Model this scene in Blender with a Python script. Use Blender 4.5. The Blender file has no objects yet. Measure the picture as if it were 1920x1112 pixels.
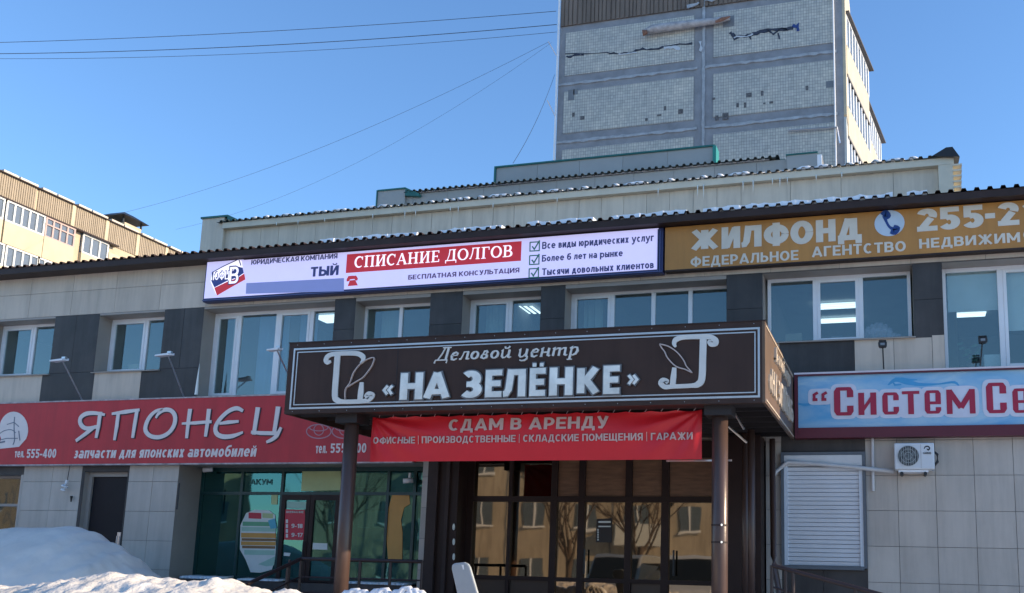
import bpy, math, random
from mathutils import Vector
random.seed(7)
R = math.radians
scene = bpy.context.scene
COL = scene.collection

# ---------------------------------------------------------------- camera, sky, sun, exposure
PXF, CXP, CYP = 1884.0, 1104.0, 739.0          # focal length and principal point, for a 1920 px wide picture
YAW, PITCH, ROLL = R(17.29), R(10.12), R(1.53)
EYE = Vector((0, 0, 1.6))
fwd = Vector((-math.sin(YAW)*math.cos(PITCH), math.cos(YAW)*math.cos(PITCH), math.sin(PITCH)))
rgt0 = Vector((math.cos(YAW), math.sin(YAW), 0)); up0 = rgt0.cross(fwd)
rgt = math.cos(ROLL)*rgt0 + math.sin(ROLL)*up0
upv = -math.sin(ROLL)*rgt0 + math.cos(ROLL)*up0
cam_d = bpy.data.cameras.new('camera'); cam = bpy.data.objects.new('camera', cam_d); COL.objects.link(cam)
cam_d.sensor_fit = 'HORIZONTAL'; cam_d.sensor_width = 36.0; cam_d.lens = PXF/1920*36.0
cam_d.shift_x = (960-CXP)/1920; cam_d.shift_y = (CYP-556)/1920
cam_d.clip_start = 0.1; cam_d.clip_end = 2000
M4 = cam.matrix_world.copy()
for i in range(3):
    M4[i][0] = rgt[i]; M4[i][1] = upv[i]; M4[i][2] = -fwd[i]; M4[i][3] = EYE[i]
cam.matrix_world = M4
scene.camera = cam

SUN_AZ, SUN_EL = R(8.5), R(18)                  # azimuth from +x towards +y
sdir = Vector((math.cos(SUN_EL)*math.cos(SUN_AZ), math.cos(SUN_EL)*math.sin(SUN_AZ), math.sin(SUN_EL)))
world = bpy.data.worlds.new('World'); scene.world = world; world.use_nodes = True
wn = world.node_tree.nodes; wl = world.node_tree.links
sky = wn.new('ShaderNodeTexSky'); sky.sky_type = 'NISHITA'; sky.sun_disc = False
sky.sun_elevation = SUN_EL; sky.sun_rotation = math.pi/2 - SUN_AZ
sky.air_density = 1.08; sky.dust_density = 0.05; sky.ozone_density = 5.4; sky.altitude = 150
bg = wn['Background']; bg.inputs['Strength'].default_value = 0.13
wl.new(sky.outputs['Color'], bg.inputs['Color'])
sl = bpy.data.lights.new('sun', 'SUN'); sl.energy = 3.4; sl.angle = R(0.5); sl.color = (1.0, 0.80, 0.56)
sun = bpy.data.objects.new('sun', sl); COL.objects.link(sun); sun.location = (40, 0, 40)
sun.rotation_euler = sdir.to_track_quat('Z', 'Y').to_euler()
vs = scene.view_settings
vs.view_transform = 'Standard'; vs.look = 'None'; vs.gamma = 1.0; vs.use_curve_mapping = False
vs.exposure = 1.15

# ---------------------------------------------------------------- measuring: a photo point on a real plane
def ray(x, y): return rgt*((x-CXP)/PXF) - upv*((y-CYP)/PXF) + fwd
def F(x, y, Y):                                 # on a wall facing the street, y = Y  -> (x, z)
    d = ray(x, y); p = EYE + d*(Y/d.y); return p.x, p.z
def FX(x, y, X):                                # on a wall x = X -> (y, z)
    d = ray(x, y); p = EYE + d*(X/d.x); return p.y, p.z
def FZ(x, y, Z):
    d = ray(x, y); p = EYE + d*((Z-EYE.z)/d.z); return p.x, p.y

# ---------------------------------------------------------------- materials
MATS = {}
def mat(name, col, rough=.6, metal=0., var=.08, scale=3., bump=0., bscale=40., spec=.5, objvar=0., stretch=(1, 1, 1), streak=0.):
    if name in MATS: return MATS[name]
    m = bpy.data.materials.new(name); m.use_nodes = True; MATS[name] = m
    n = m.node_tree.nodes; l = m.node_tree.links; b = n['Principled BSDF']
    b.inputs['Roughness'].default_value = rough; b.inputs['Metallic'].default_value = metal
    b.inputs['Specular IOR Level'].default_value = spec
    tc = n.new('ShaderNodeNewGeometry'); mp = n.new('ShaderNodeMapping'); mp.inputs['Scale'].default_value = stretch
    l.new(tc.outputs['Position'], mp.inputs['Vector'])
    ns = n.new('ShaderNodeTexNoise'); ns.inputs['Scale'].default_value = scale; ns.inputs['Detail'].default_value = 6
    ns.inputs['Roughness'].default_value = .62
    l.new(mp.outputs['Vector'], ns.inputs['Vector'])
    rp = n.new('ShaderNodeValToRGB'); e = rp.color_ramp.elements
    e[0].position = .3; e[1].position = .72
    e[0].color = tuple(max(0, c*(1-var)) for c in col)+(1,); e[1].color = tuple(min(1, c*(1+var)) for c in col)+(1,)
    l.new(ns.outputs['Fac'], rp.inputs['Fac'])
    out = rp.outputs['Color']
    if streak:                                  # rain streaks and grime
        m2 = n.new('ShaderNodeMapping'); m2.inputs['Scale'].default_value = (5, 5, .45); l.new(tc.outputs['Position'], m2.inputs['Vector'])
        n3 = n.new('ShaderNodeTexNoise'); n3.inputs['Scale'].default_value = 1.0; n3.inputs['Detail'].default_value = 5; n3.inputs['Roughness'].default_value = .65; l.new(m2.outputs['Vector'], n3.inputs['Vector'])
        r3 = n.new('ShaderNodeMapRange'); r3.inputs['From Min'].default_value = .42; r3.inputs['From Max'].default_value = .7; r3.inputs['To Min'].default_value = 1; r3.inputs['To Max'].default_value = 1-streak
        l.new(n3.outputs['Fac'], r3.inputs['Value']); h3 = n.new('ShaderNodeHueSaturation'); l.new(r3.outputs['Result'], h3.inputs['Value']); l.new(out, h3.inputs['Color']); out = h3.outputs['Color']
    if objvar:
        oi = n.new('ShaderNodeObjectInfo'); mr = n.new('ShaderNodeMapRange')
        mr.inputs['To Min'].default_value = 1-objvar; mr.inputs['To Max'].default_value = 1+objvar
        l.new(oi.outputs['Random'], mr.inputs['Value'])
        hs = n.new('ShaderNodeHueSaturation'); l.new(mr.outputs['Result'], hs.inputs['Value']); l.new(out, hs.inputs['Color'])
        out = hs.outputs['Color']
    l.new(out, b.inputs['Base Color'])
    if bump:
        n2 = n.new('ShaderNodeTexNoise'); n2.inputs['Scale'].default_value = bscale; n2.inputs['Detail'].default_value = 4
        l.new(mp.outputs['Vector'], n2.inputs['Vector'])
        bp = n.new('ShaderNodeBump'); bp.inputs['Strength'].default_value = bump; bp.inputs['Distance'].default_value = .02
        l.new(n2.outputs['Fac'], bp.inputs['Height']); l.new(bp.outputs['Normal'], b.inputs['Normal'])
    return m
def emis(name, col, s):
    m = mat(name, col, .5, 0, .03); b = m.node_tree.nodes['Principled BSDF']
    b.inputs['Emission Color'].default_value = (*col, 1); b.inputs['Emission Strength'].default_value = s
    return m
def glass(name, gloss, tint, see, fac, rough=.03, wav=0., wscale=1.2):
    """coated window glass: part mirror (gloss colour), part see-through (tint)"""
    m = bpy.data.materials.new(name); m.use_nodes = True; MATS[name] = m
    n = m.node_tree.nodes; l = m.node_tree.links
    for x in list(n):
        if x.type == 'BSDF_PRINCIPLED': n.remove(x)
    o = n['Material Output']; g = n.new('ShaderNodeBsdfGlossy'); g.inputs['Color'].default_value = (*gloss, 1); g.inputs['Roughness'].default_value = rough
    t = n.new('ShaderNodeBsdfTransparent'); t.inputs['Color'].default_value = (*tint, 1)
    df = n.new('ShaderNodeBsdfDiffuse'); df.inputs['Color'].default_value = (*see, 1)
    m1 = n.new('ShaderNodeMixShader'); m1.inputs[0].default_value = .06; l.new(t.outputs[0], m1.inputs[1]); l.new(df.outputs[0], m1.inputs[2])
    mx = n.new('ShaderNodeMixShader')
    fr = n.new('ShaderNodeFresnel'); fr.inputs['IOR'].default_value = 1.5
    mr = n.new('ShaderNodeMapRange'); mr.inputs['From Min'].default_value = .04; mr.inputs['To Min'].default_value = fac
    gm = n.new('ShaderNodeNewGeometry'); sb_ = n.new('ShaderNodeMath'); sb_.operation = 'SUBTRACT'; sb_.inputs[0].default_value = 1; l.new(gm.outputs['Backfacing'], sb_.inputs[1])
    ml = n.new('ShaderNodeMath'); ml.operation = 'MULTIPLY'; l.new(mr.outputs[0], ml.inputs[0]); l.new(sb_.outputs[0], ml.inputs[1])
    l.new(fr.outputs[0], mr.inputs['Value']); l.new(ml.outputs[0], mx.inputs[0])
    l.new(m1.outputs[0], mx.inputs[1]); l.new(g.outputs[0], mx.inputs[2]); l.new(mx.outputs[0], o.inputs['Surface'])
    if wav:
        tc = n.new('ShaderNodeTexCoord'); ns = n.new('ShaderNodeTexNoise'); ns.inputs['Scale'].default_value = wscale; ns.inputs['Detail'].default_value = 2
        l.new(tc.outputs['Object'], ns.inputs['Vector'])
        bp = n.new('ShaderNodeBump'); bp.inputs['Strength'].default_value = 1; bp.inputs['Distance'].default_value = wav
        l.new(ns.outputs['Fac'], bp.inputs['Height']); l.new(bp.outputs['Normal'], g.inputs['Normal'])
    return m

LIGHT = mat('light_panel', (.55, .465, .375), .5, 0, .07, 1.4, .04, 60, objvar=.06, streak=.2)
LIGHT_B = mat('beige_siding', (.60, .54, .44), .55, 0, .07, 1.2, .03, 60, objvar=.05, streak=.2)
DARK = mat('dark_panel', (.055, .050, .048), .5, 0, .22, 2.2, .08, 50, spec=.35, objvar=.12, streak=.3)
TILE = mat('grey_tile', (.475, .43, .375), .4, 0, .09, 1.1, .05, 30, objvar=.06, streak=.18)
JOINT = mat('joint_backing', (.15, .15, .15), .85)
REVEAL = mat('reveal_metal', (.32, .285, .25), .5, 0, .08, 2)
BROWN = mat('brown_metal', (.042, .028, .026), .5, 0, .2, 3, spec=.2)
CREAM = mat('cream_metal', (.60, .56, .45), .5, 0, .08, 2)
GREEN = mat('green_metal', (.01, .12, .11), .4, 0, .2, 3)
SNOW = mat('snow', (.80, .82, .85), .65, 0, .05, 2.5, .5, 14)
WHITE = mat('white_plastic', (.74, .76, .78), .35, 0, .05, 2)
ROOM = mat('room_wall', (.20, .22, .22), .8)
ICE = mat('ice', (.75, .75, .70), .15, 0, .05, 5)
FRAMEB = mat('brown_frame', (.026, .013, .011), .45, 0, .2, 3, spec=.25)
FRAMEG = mat('green_frame', (.004, .042, .042), .35, 0, .2, 3)
BLACK = mat('black_metal', (.012, .013, .016), .45)
STEEL = mat('steel', (.55, .56, .58), .3, .8)
CONC = mat('concrete', (.22, .215, .21), .85, 0, .2, 3, .3, 30)
PANE = glass('window_glass', (.72, .84, .84), (.80, .87, .87), (.3, .4, .42), .17, .02, .0015, 1.0)
PANE_D = glass('dark_window_glass', (.5, .6, .65), (.35, .4, .4), (.1, .1, .1), .2, .03, .01)
PANE_G = glass('green_window_glass', (.32, .78, .78), (.14, .52, .50), (.02, .14, .13), .18, .02, .003, .9)
PANE_E = glass('bronze_mirror_glass', (.60, .48, .34), (.16, .12, .09), (.1, .08, .05), .40, .02, .004, .7)

# ---------------------------------------------------------------- mesh building
class MB:
    def __init__(s): s.v = []; s.f = []
    def quad(s, a, b, c, d):
        i = len(s.v); s.v += [tuple(a), tuple(b), tuple(c), tuple(d)]; s.f.append((i, i+1, i+2, i+3)); return s
    def box(s, x0, y0, z0, x1, y1, z1):
        i = len(s.v)
        s.v += [(x0,y0,z0),(x1,y0,z0),(x1,y1,z0),(x0,y1,z0),(x0,y0,z1),(x1,y0,z1),(x1,y1,z1),(x0,y1,z1)]
        s.f += [tuple(i+k for k in q) for q in ((0,3,2,1),(4,5,6,7),(0,1,5,4),(1,2,6,5),(2,3,7,6),(3,0,4,7))]
        return s
    def hull8(s, p):                             # eight corners, same order as box
        i = len(s.v); s.v += [tuple(q) for q in p]
        s.f += [tuple(i+k for k in q) for q in ((0,3,2,1),(4,5,6,7),(0,1,5,4),(1,2,6,5),(2,3,7,6),(3,0,4,7))]
        return s
    def prism_xz(s, pts, y0, y1):                # outline in x,z, given thickness in y
        n = len(pts); i = len(s.v)
        ar = sum(pts[k][0]*pts[(k+1) % n][1]-pts[(k+1) % n][0]*pts[k][1] for k in range(n))
        if ar < 0: pts = pts[::-1]
        s.v += [(p[0], y0, p[1]) for p in pts] + [(p[0], y1, p[1]) for p in pts]
        s.f.append(tuple(i+k for k in range(n))); s.f.append(tuple(i+n+k for k in reversed(range(n))))
        for k in range(n): s.f.append((i+k, i+n+k, i+n+(k+1) % n, i+(k+1) % n))
        return s
    def tube(s, pts, r, n=10, cap=True):
        pts = [Vector(p) for p in pts]; rings = []
        for k, p in enumerate(pts):
            t = (pts[min(k+1, len(pts)-1)]-pts[max(k-1, 0)]).normalized()
            a = t.cross(Vector((0, 0, 1)));
            if a.length < .05: a = t.cross(Vector((0, 1, 0)))
            a.normalize(); b = t.cross(a); rr = r[k] if isinstance(r, (list, tuple)) else r
            i = len(s.v); s.v += [tuple(p+a*math.cos(2*math.pi*j/n)*rr+b*math.sin(2*math.pi*j/n)*rr) for j in range(n)]; rings.append(i)
        for a, b in zip(rings, rings[1:]):
            for j in range(n): s.f.append((a+j, a+(j+1) % n, b+(j+1) % n, b+j))
        if cap: s.f.append(tuple(rings[0]+j for j in reversed(range(n)))); s.f.append(tuple(rings[-1]+j for j in range(n)))
        return s
    def ribbon(s, pts, w, y0, y1):               # a mitred brush stroke in the x,z plane; w may vary along it
        P = [Vector((p[0], p[1])) for p in pts]; n = len(P); L = []; Q = []
        for k in range(n):
            a = (P[k]-P[k-1]).normalized() if k else (P[1]-P[0]).normalized()
            b = (P[k+1]-P[k]).normalized() if k < n-1 else a
            t = (a+b)
            t = t.normalized() if t.length > .2 else a
            ww = (w[k] if isinstance(w, (list, tuple)) else w)/2/max(.55, t.dot(a))
            nn = Vector((-t.y, t.x)); L.append(P[k]+nn*ww); Q.append(P[k]-nn*ww)
        i = len(s.v)
        for k in range(n): s.v += [(L[k].x, y0, L[k].y), (Q[k].x, y0, Q[k].y), (Q[k].x, y1, Q[k].y), (L[k].x, y1, L[k].y)]
        for k in range(n-1):
            a = i+4*k; b = a+4
            for j in range(4): s.f.append((a+j, b+j, b+(j+1) % 4, a+(j+1) % 4))
        s.f.append((i, i+1, i+2, i+3)); e = i+4*(n-1); s.f.append((e+3, e+2, e+1, e))
        return s
    def build(s, name, m, parent=None, smooth=False, bevel=0):
        xs = [v[0] for v in s.v]; ys = [v[1] for v in s.v]; zs = [v[2] for v in s.v]
        c = Vector(((min(xs)+max(xs))/2, (min(ys)+max(ys))/2, min(zs) if parent is None else (min(zs)+max(zs))/2))
        me = bpy.data.meshes.new(name); me.from_pydata([(v[0]-c.x, v[1]-c.y, v[2]-c.z) for v in s.v], [], s.f); me.update()
        ms = m if isinstance(m, (list, tuple)) else [m]
        for q in ms: me.materials.append(q)
        if smooth:
            for p in me.polygons: p.use_smooth = True
        o = bpy.data.objects.new(name, me); COL.objects.link(o); place(o, c, parent)
        if bevel:
            b = o.modifiers.new('bevel', 'BEVEL'); b.width = bevel; b.segments = 2; b.limit_method = 'ANGLE'
        return o
def wloc(o):
    p = Vector((0, 0, 0))
    while o is not None: p += o.location; o = o.parent
    return p
def place(o, c, parent):
    if parent is not None: o.parent = parent; o.location = Vector(c)-wloc(parent)
    else: o.location = c
def tag(o, label=None, cat=None, group=None, kind=None):
    if label: o['label'] = label
    if cat: o['category'] = cat
    if group: o['group'] = group
    if kind: o['kind'] = kind
    return o
def thing(name, loc, label, cat, group=None):
    o = bpy.data.objects.new(name, None); COL.objects.link(o); o.location = loc; o.empty_display_size = .3
    return tag(o, label, cat, group)
CUBES = {}
def slab(name, m, x0, y0, z0, x1, y1, z1, parent):   # alike pieces share one mesh
    if m.name not in CUBES:
        me = bpy.data.meshes.new(name); b = MB().box(-.5, -.5, -.5, .5, .5, .5); me.from_pydata(b.v, [], b.f); me.materials.append(m); CUBES[m.name] = me
    o = bpy.data.objects.new(name, CUBES[m.name]); COL.objects.link(o)
    o.scale = (x1-x0, y1-y0, z1-z0); place(o, ((x0+x1)/2, (y0+y1)/2, (z0+z1)/2), parent)
    return o
def bx(name, m, x0, y0, z0, x1, y1, z1, parent=None, bevel=0): return MB().box(x0, y0, z0, x1, y1, z1).build(name, m, parent, bevel=bevel)
def cylY(b, cx, cz, r, y0, y1, n=28, rz=None):
    b.prism_xz([(cx+r*math.cos(2*math.pi*k/n), cz+(rz or r)*math.sin(2*math.pi*k/n)) for k in range(n)], y0, y1); return b

# ---------------------------------------------------------------- lettering
def glyph(ch, t):
    """one sans letter as pen strokes (points, width); capitals are 1 high; returns advance width and strokes"""
    low = ch.islower(); U = ch.upper(); H = .73 if low else 1.0; h = t*.84
    lo, hi, l = h/2, H-h/2, t/2; S = []
    def V(x, a=0, b_=None, w=None): S.append(([(x, a), (x, H if b_ is None else b_)], w or t))
    def Bz(z, a, b_, w=None): S.append(([(a, z), (b_, z)], w or h))
    def Dg(p, q, w=None): S.append(([p, q], w or t*.95))
    def el(cx, cz, rx, rz, a0, a1, n=18):
        P = []; Wd = []
        for k in range(n+1):
            a = R(a0+(a1-a0)*k/n); P.append((cx+rx*math.cos(a), cz+rz*math.sin(a))); Wd.append(h+(t-h)*abs(math.cos(a)))
        S.append((P, Wd))
    def bowl(x0, z0, z1, xr):                    # from the stem out, round and back
        rz = (z1-z0)/2; rx = min(rz*1.05, xr-x0-.02); cx = xr-rx; cz = (z0+z1)/2
        P = [(x0, z1)]; Wd = [h]
        for k in range(13):
            a = R(90-180*k/12); P.append((cx+rx*math.cos(a), cz+rz*math.sin(a))); Wd.append(h+(t-h)*abs(math.cos(a)))
        P.append((x0, z0)); Wd.append(h); S.append((P, Wd))
    if ch in 'а':
        W = .60; el(W/2-.02, H*.30, W/2-l-.02, H*.30-lo, 0, 360, 20); V(W-l, 0, H*.62); el(W/2+.0, H-.24, W/2-l, .24-lo, 0, 140, 8)
    elif ch == 'б':
        W = .66; el(W/2, .35, W/2-l, .35-lo, 0, 360, 20); S.append(([(l, .38), (l+.01, .62), (l+.1, .84), (W*.5, .93), (W-.04, .97)], [t, t, t*.9, h, h]))
    elif ch == 'е': W = .66; el(W/2, H/2, W/2-l, H/2-lo, 0, 318, 20); Bz(H/2, l, W-l*.6, h*.85)
    elif ch == 'р': W = .68; V(l, -.26, H); el(W/2+.01, H/2, W/2-l, H/2-lo, 0, 360, 20)
    elif ch == 'у': W = .66; Dg((.06, H), (W/2+.02, .04)); S.append(([(W-.06, H), (W/2-.0, -.02), (W/2-.1, -.2), (.04, -.22)], [t*.95, t*.9, h, h]))
    elif ch == 'ф': W = .98; V(W/2, -.26, 1.0); el(W/2-.2, H/2, .25, H/2-lo, 0, 360, 18); el(W/2+.2, H/2, .25, H/2-lo, 0, 360, 18)
    elif U == 'А': W = .84*H+.02; Dg((t*.45, 0), (W/2, H), t*.95); Dg((W-t*.45, 0), (W/2, H), t*.95); Bz(H*.25, W*.24, W*.76)
    elif U == 'Б': W = .68*H+.02; V(l); Bz(hi, l, W-.04); bowl(l, lo, H*.57, W-l)
    elif U == 'В': W = .70*H+.02; V(l); bowl(l, H*.52, hi, W-l-.03); bowl(l, lo, H*.52+.002, W-l)
    elif U == 'Г': W = .58*H+.02; V(l); Bz(hi, l, W)
    elif U == 'Д': W = .84*H; Bz(lo, 0, W); Bz(hi, W*.28, W*.82); V(W*.82-l, h*.4, H); S.append(([(W*.16, h*.5), (W*.26, H*.4), (W*.28+l, H)], t*.85)); V(t*.4, -.17*H, h, t*.8); V(W-t*.4, -.17*H, h, t*.8)
    elif U in 'ЕЁ':
        W = .62*H+.02; V(l); Bz(hi, l, W); Bz(lo, l, W); Bz(H/2, l, W-.05)
        if U == 'Ё': S.append(([(W*.16, H+.11), (W*.40, H+.11)], .13)); S.append(([(W*.62, H+.11), (W*.86, H+.11)], .13))
    elif U == 'Ж': W = 1.08*H; V(W/2); Dg((t*.5, H), (W/2-t*.1, H*.48), t*.85); Dg((t*.45, 0), (W/2-t*.1, H*.56), t*.85); Dg((W-t*.5, H), (W/2+t*.1, H*.48), t*.85); Dg((W-t*.45, 0), (W/2+t*.1, H*.56), t*.85)
    elif U == 'З':
        W = .64*H+.02
        for (z0, z1, a0, a1, xr) in ((H*.5, hi, 140, -90, W-l-.03), (lo, H*.5+.004, 90, -145, W-l)):
            el(W*.48, (z0+z1)/2, xr-W*.48, (z1-z0)/2, a0, a1, 14)
        Bz(H*.5, W*.3, W*.5, h*.9)
    elif U in 'ИЙ':
        W = .76*H+.02; V(l); V(W-l); Dg((t*.8, H*.06), (W-t*.8, H*.94), t*.85)
        if U == 'Й': S.append(([(W*.26, H+.24), (W*.34, H+.11), (W*.5, H+.08), (W*.66, H+.11), (W*.74, H+.24)], .09))
    elif U == 'К': W = .74*H; V(l); Dg((W-t*.5, H), (t*.9, H*.42), t*.95); Dg((W-t*.42, 0), (W*.36, H*.58), t*.95)
    elif U == 'Л': W = .74*H+.02; V(W-l); Bz(hi, W*.28, W); S.append(([(0, lo), (W*.14, lo+.01), (W*.25, H*.28), (W*.28+l*.4, H)], [h, h, t*.9, t*.95]))
    elif U == 'М': W = .92*H+.02; V(l); V(W-l); Dg((t*.62, H*.95), (W/2, H*.22), t*.85); Dg((W-t*.62, H*.95), (W/2, H*.22), t*.85)
    elif U == 'Н': W = .74*H+.02; V(l); V(W-l); Bz(H/2, l, W-l)
    elif U == 'О' or ch == '0': W = (.62 if ch == '0' else .82*H); el(W/2, H/2, W/2-l, H/2-lo, 0, 360, 26)
    elif U == 'П': W = .74*H+.02; V(l); V(W-l); Bz(hi, l, W-l)
    elif U == 'Р': W = .68*H; V(l); bowl(l, H*.38, hi, W-l)
    elif U == 'С': W = .72*H+.02; el(W/2+.02, H/2, W/2-l, H/2-lo, 48, 312, 20)
    elif U == 'Т': W = .68*H; V(W/2); Bz(hi, 0, W)
    elif U == 'У': W = .72*H; Dg((t*.5, H), (W*.54, H*.3)); S.append(([(W-t*.5, H), (W*.56, H*.28), (W*.42, H*.06), (W*.14, lo)], [t*.95, t*.95, t*.8, h]))
    elif U == 'Ф': W = .96*H; V(W/2, -.03, 1.03); el(W/2, H*.5, W/2-l, H*.33, 0, 360, 26)
    elif U == 'Х': W = .74*H; Dg((t*.5, 0), (W-t*.5, H)); Dg((t*.5, H), (W-t*.5, 0))
    elif U == 'Ц': W = .80*H; V(l); V(W-l-.07); Bz(lo, l, W); V(W-t*.4, -.17*H, h*.8, t*.8)
    elif U == 'Ч': W = .68*H; V(W-l); S.append(([(l, H), (l, H*.62), (l+.06, H*.44), (W*.45, H*.38), (W-l, H*.40)], [t, t, t*.9, h, h]))
    elif U in 'ШЩ':
        W = 1.0*H+.04; V(l); V(W/2); V(W-l); Bz(lo, l, W-l)
        if U == 'Щ': Bz(lo, W-l, W+.08); V(W+.08-t*.4, -.17*H, h*.8, t*.8); W += .08
    elif U == 'Ъ': W = .80*H; V(W*.26+l); Bz(hi, 0, W*.26+l); bowl(W*.26+l, lo, H*.57, W-l)
    elif U == 'Ы': W = .96*H; V(l); bowl(l, lo, H*.57, W*.66); V(W-l)
    elif U == 'Ь': W = .66*H+.02; V(l); bowl(l, lo, H*.57, W-l)
    elif U == 'Э': W = .72*H; el(W/2-.02, H/2, W/2-l, H/2-lo, 132, -132, 20); Bz(H/2, W*.3, W-l)
    elif U == 'Ю': W = 1.06*H; V(l); Bz(H/2, l, W*.4); el(W*.66, H/2, W*.34-l, H/2-lo, 0, 360, 24)
    elif U == 'Я': W = .70*H; V(W-l); b0 = len(S); bowl(l, H*.40, hi, W-l); P, Wd = S.pop(); S.append(([(W-p[0], p[1]) for p in P], Wd)); Dg((t*.45, 0), (W*.52, H*.42), t*.95)
    elif ch == '1': W = .42; V(W-l); Dg((.02, .74), (W-l, .96), t*.8)
    elif ch == '2': W = .64; el(W/2, .70, W/2-l, .30-lo, 165, -28, 14); Dg((W-t*.75, .58), (t*.7, h*.8), t*.9); Bz(lo, 0, W)
    elif ch == '4': W = .70; V(W-l-.12); Bz(.26, 0, W); Dg((t*.5, .30), (W-l-.16, .98), t*.85)
    elif ch == '5': W = .64; Bz(hi, .06, W-.03); V(.06+l*.8, .48, 1, t*.85); el(W/2-.01, .33, W/2-l, .33-lo, 125, -150, 16)
    elif ch == '6': W = .66; el(W/2, .32, W/2-l, .32-lo, 0, 360, 22); S.append(([(l, .34), (l+.01, .6), (l+.1, .86), (W-.08, hi)], [t, t, t*.9, h]))
    elif ch == '7': W = .60; Bz(hi, 0, W); Dg((W-l, .9), (W*.3, 0))
    elif ch == '8': W = .64; el(W/2, .73, W/2-l-.02, .27-lo, 0, 360, 18); el(W/2, .27, W/2-l, .27-lo, 0, 360, 18)
    elif ch == '9': W = .66; el(W/2, .68, W/2-l, .32-lo, 0, 360, 22); S.append(([(W-l, .66), (W-l-.01, .4), (W-l-.1, .14), (.08, lo)], [t, t, t*.9, h]))
    elif ch == '-': W = .40; Bz(.38, .0, W)
    elif ch == '.': W = .18; V(W/2, 0, t)
    elif ch == '|': W = .10; V(W/2, -.12, 1.12, .07)
    elif ch in '«»':
        W = .56; q = []
        for ox in (0, .26): q.append(([(ox+.26, .66), (ox+.06, .38), (ox+.26, .10)], t*.62))
        if ch == '»': q = [([(W-a, b_) for a, b_ in P], w) for P, w in q]
        S += q
    elif ch in 'GRE':
        W = .7
        if ch == 'G': el(W/2, .5, W/2-l, .5-lo, 48, 330, 18); Bz(.45, W*.5, W)
        elif ch == 'R': V(l); bowl(l, .42, hi, W-l); Dg((W-t*.5, 0), (W*.4, .45))
        else: V(l); Bz(hi, l, W); Bz(lo, l, W); Bz(.5, l, W-.05)
    else: W = .3
    return W, S
def fit_text(s, x0, x1, z0, z1, y, th, b=None, bold=0., shear=0., wt=None):
    """letters drawn with the pen above, their ink filling the box x0..x1, z0..z1, standing from y back to y+th"""
    t = wt if wt else .15+bold*1.6
    u = MB(); adv = 0; k = 0
    for ch in s:
        if ch == ' ': adv += .36; continue
        W, S = glyph(ch, t)
        for P, w in S:
            k += 1; u.ribbon([(adv+p[0], p[1]) for p in P], w, -.85-(k % 7)*.09, 0)
        adv += W+.17-t*.25
    xs = [q[0]+shear*q[2] for q in u.v]; zs = [q[2] for q in u.v]; xa, xb, za, zb = min(xs), max(xs), min(zs), max(zs)
    b = b or MB(); i = len(b.v); e = max(th, .008)
    b.v += [(x0+(q[0]+shear*q[2]-xa)/(xb-xa)*(x1-x0), y+th+q[1]*e if q[1] < 0 else y+th, z0+(q[2]-za)/(zb-za)*(z1-z0)) for q in u.v]
    b.f += [tuple(i+j for j in q) for q in u.f]
    return b
def ptext(s, Y, xl, yt, yb, xr, m, parent, th=.006, b=None, name='lettering', grow=0, **k):
    x0, z1 = F(xl, yt, Y); _, z0 = F(xl, yb, Y)
    x1, _ = F(xr, yt-(xr-xl)*.06, Y)
    bb = fit_text(s, x0-grow, x1+grow, z0-grow, z1+grow, Y-th, th, b, **k)
    return bb if b is not None else bb.build(name, m, parent)

# seriffed strokes: (points, width) on a 0..1 high letter
TK, TN = .17, .065
def arc(cx, cy, rx, ry, a0, a1, n=12): return [(cx+rx*math.cos(R(a0+(a1-a0)*k/n)), cy+ry*math.sin(R(a0+(a1-a0)*k/n))) for k in range(n+1)]
def stem(x, y0=0, y1=1, w=TK, top=True, bot=True):
    r = [([(x, y0), (x, y1)], w)]
    if bot: r.append(([(x-w*1.05, y0+.03), (x+w*1.05, y0+.03)], .06))
    if top: r.append(([(x-w*1.05, y1-.03), (x+w*1.05, y1-.03)], .06))
    return r
def bowlw(n, lo=TN, hi=TK): return [lo+(hi-lo)*abs(math.sin(math.pi*k/(n-1))) for k in range(n)]
def closed(cx, cy, rx, ry, n=24): return (arc(cx, cy, rx, ry, 90, 450, n), [TN+(TK-TN)*abs(math.sin(2*math.pi*k/n)) for k in range(n+1)])
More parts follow.
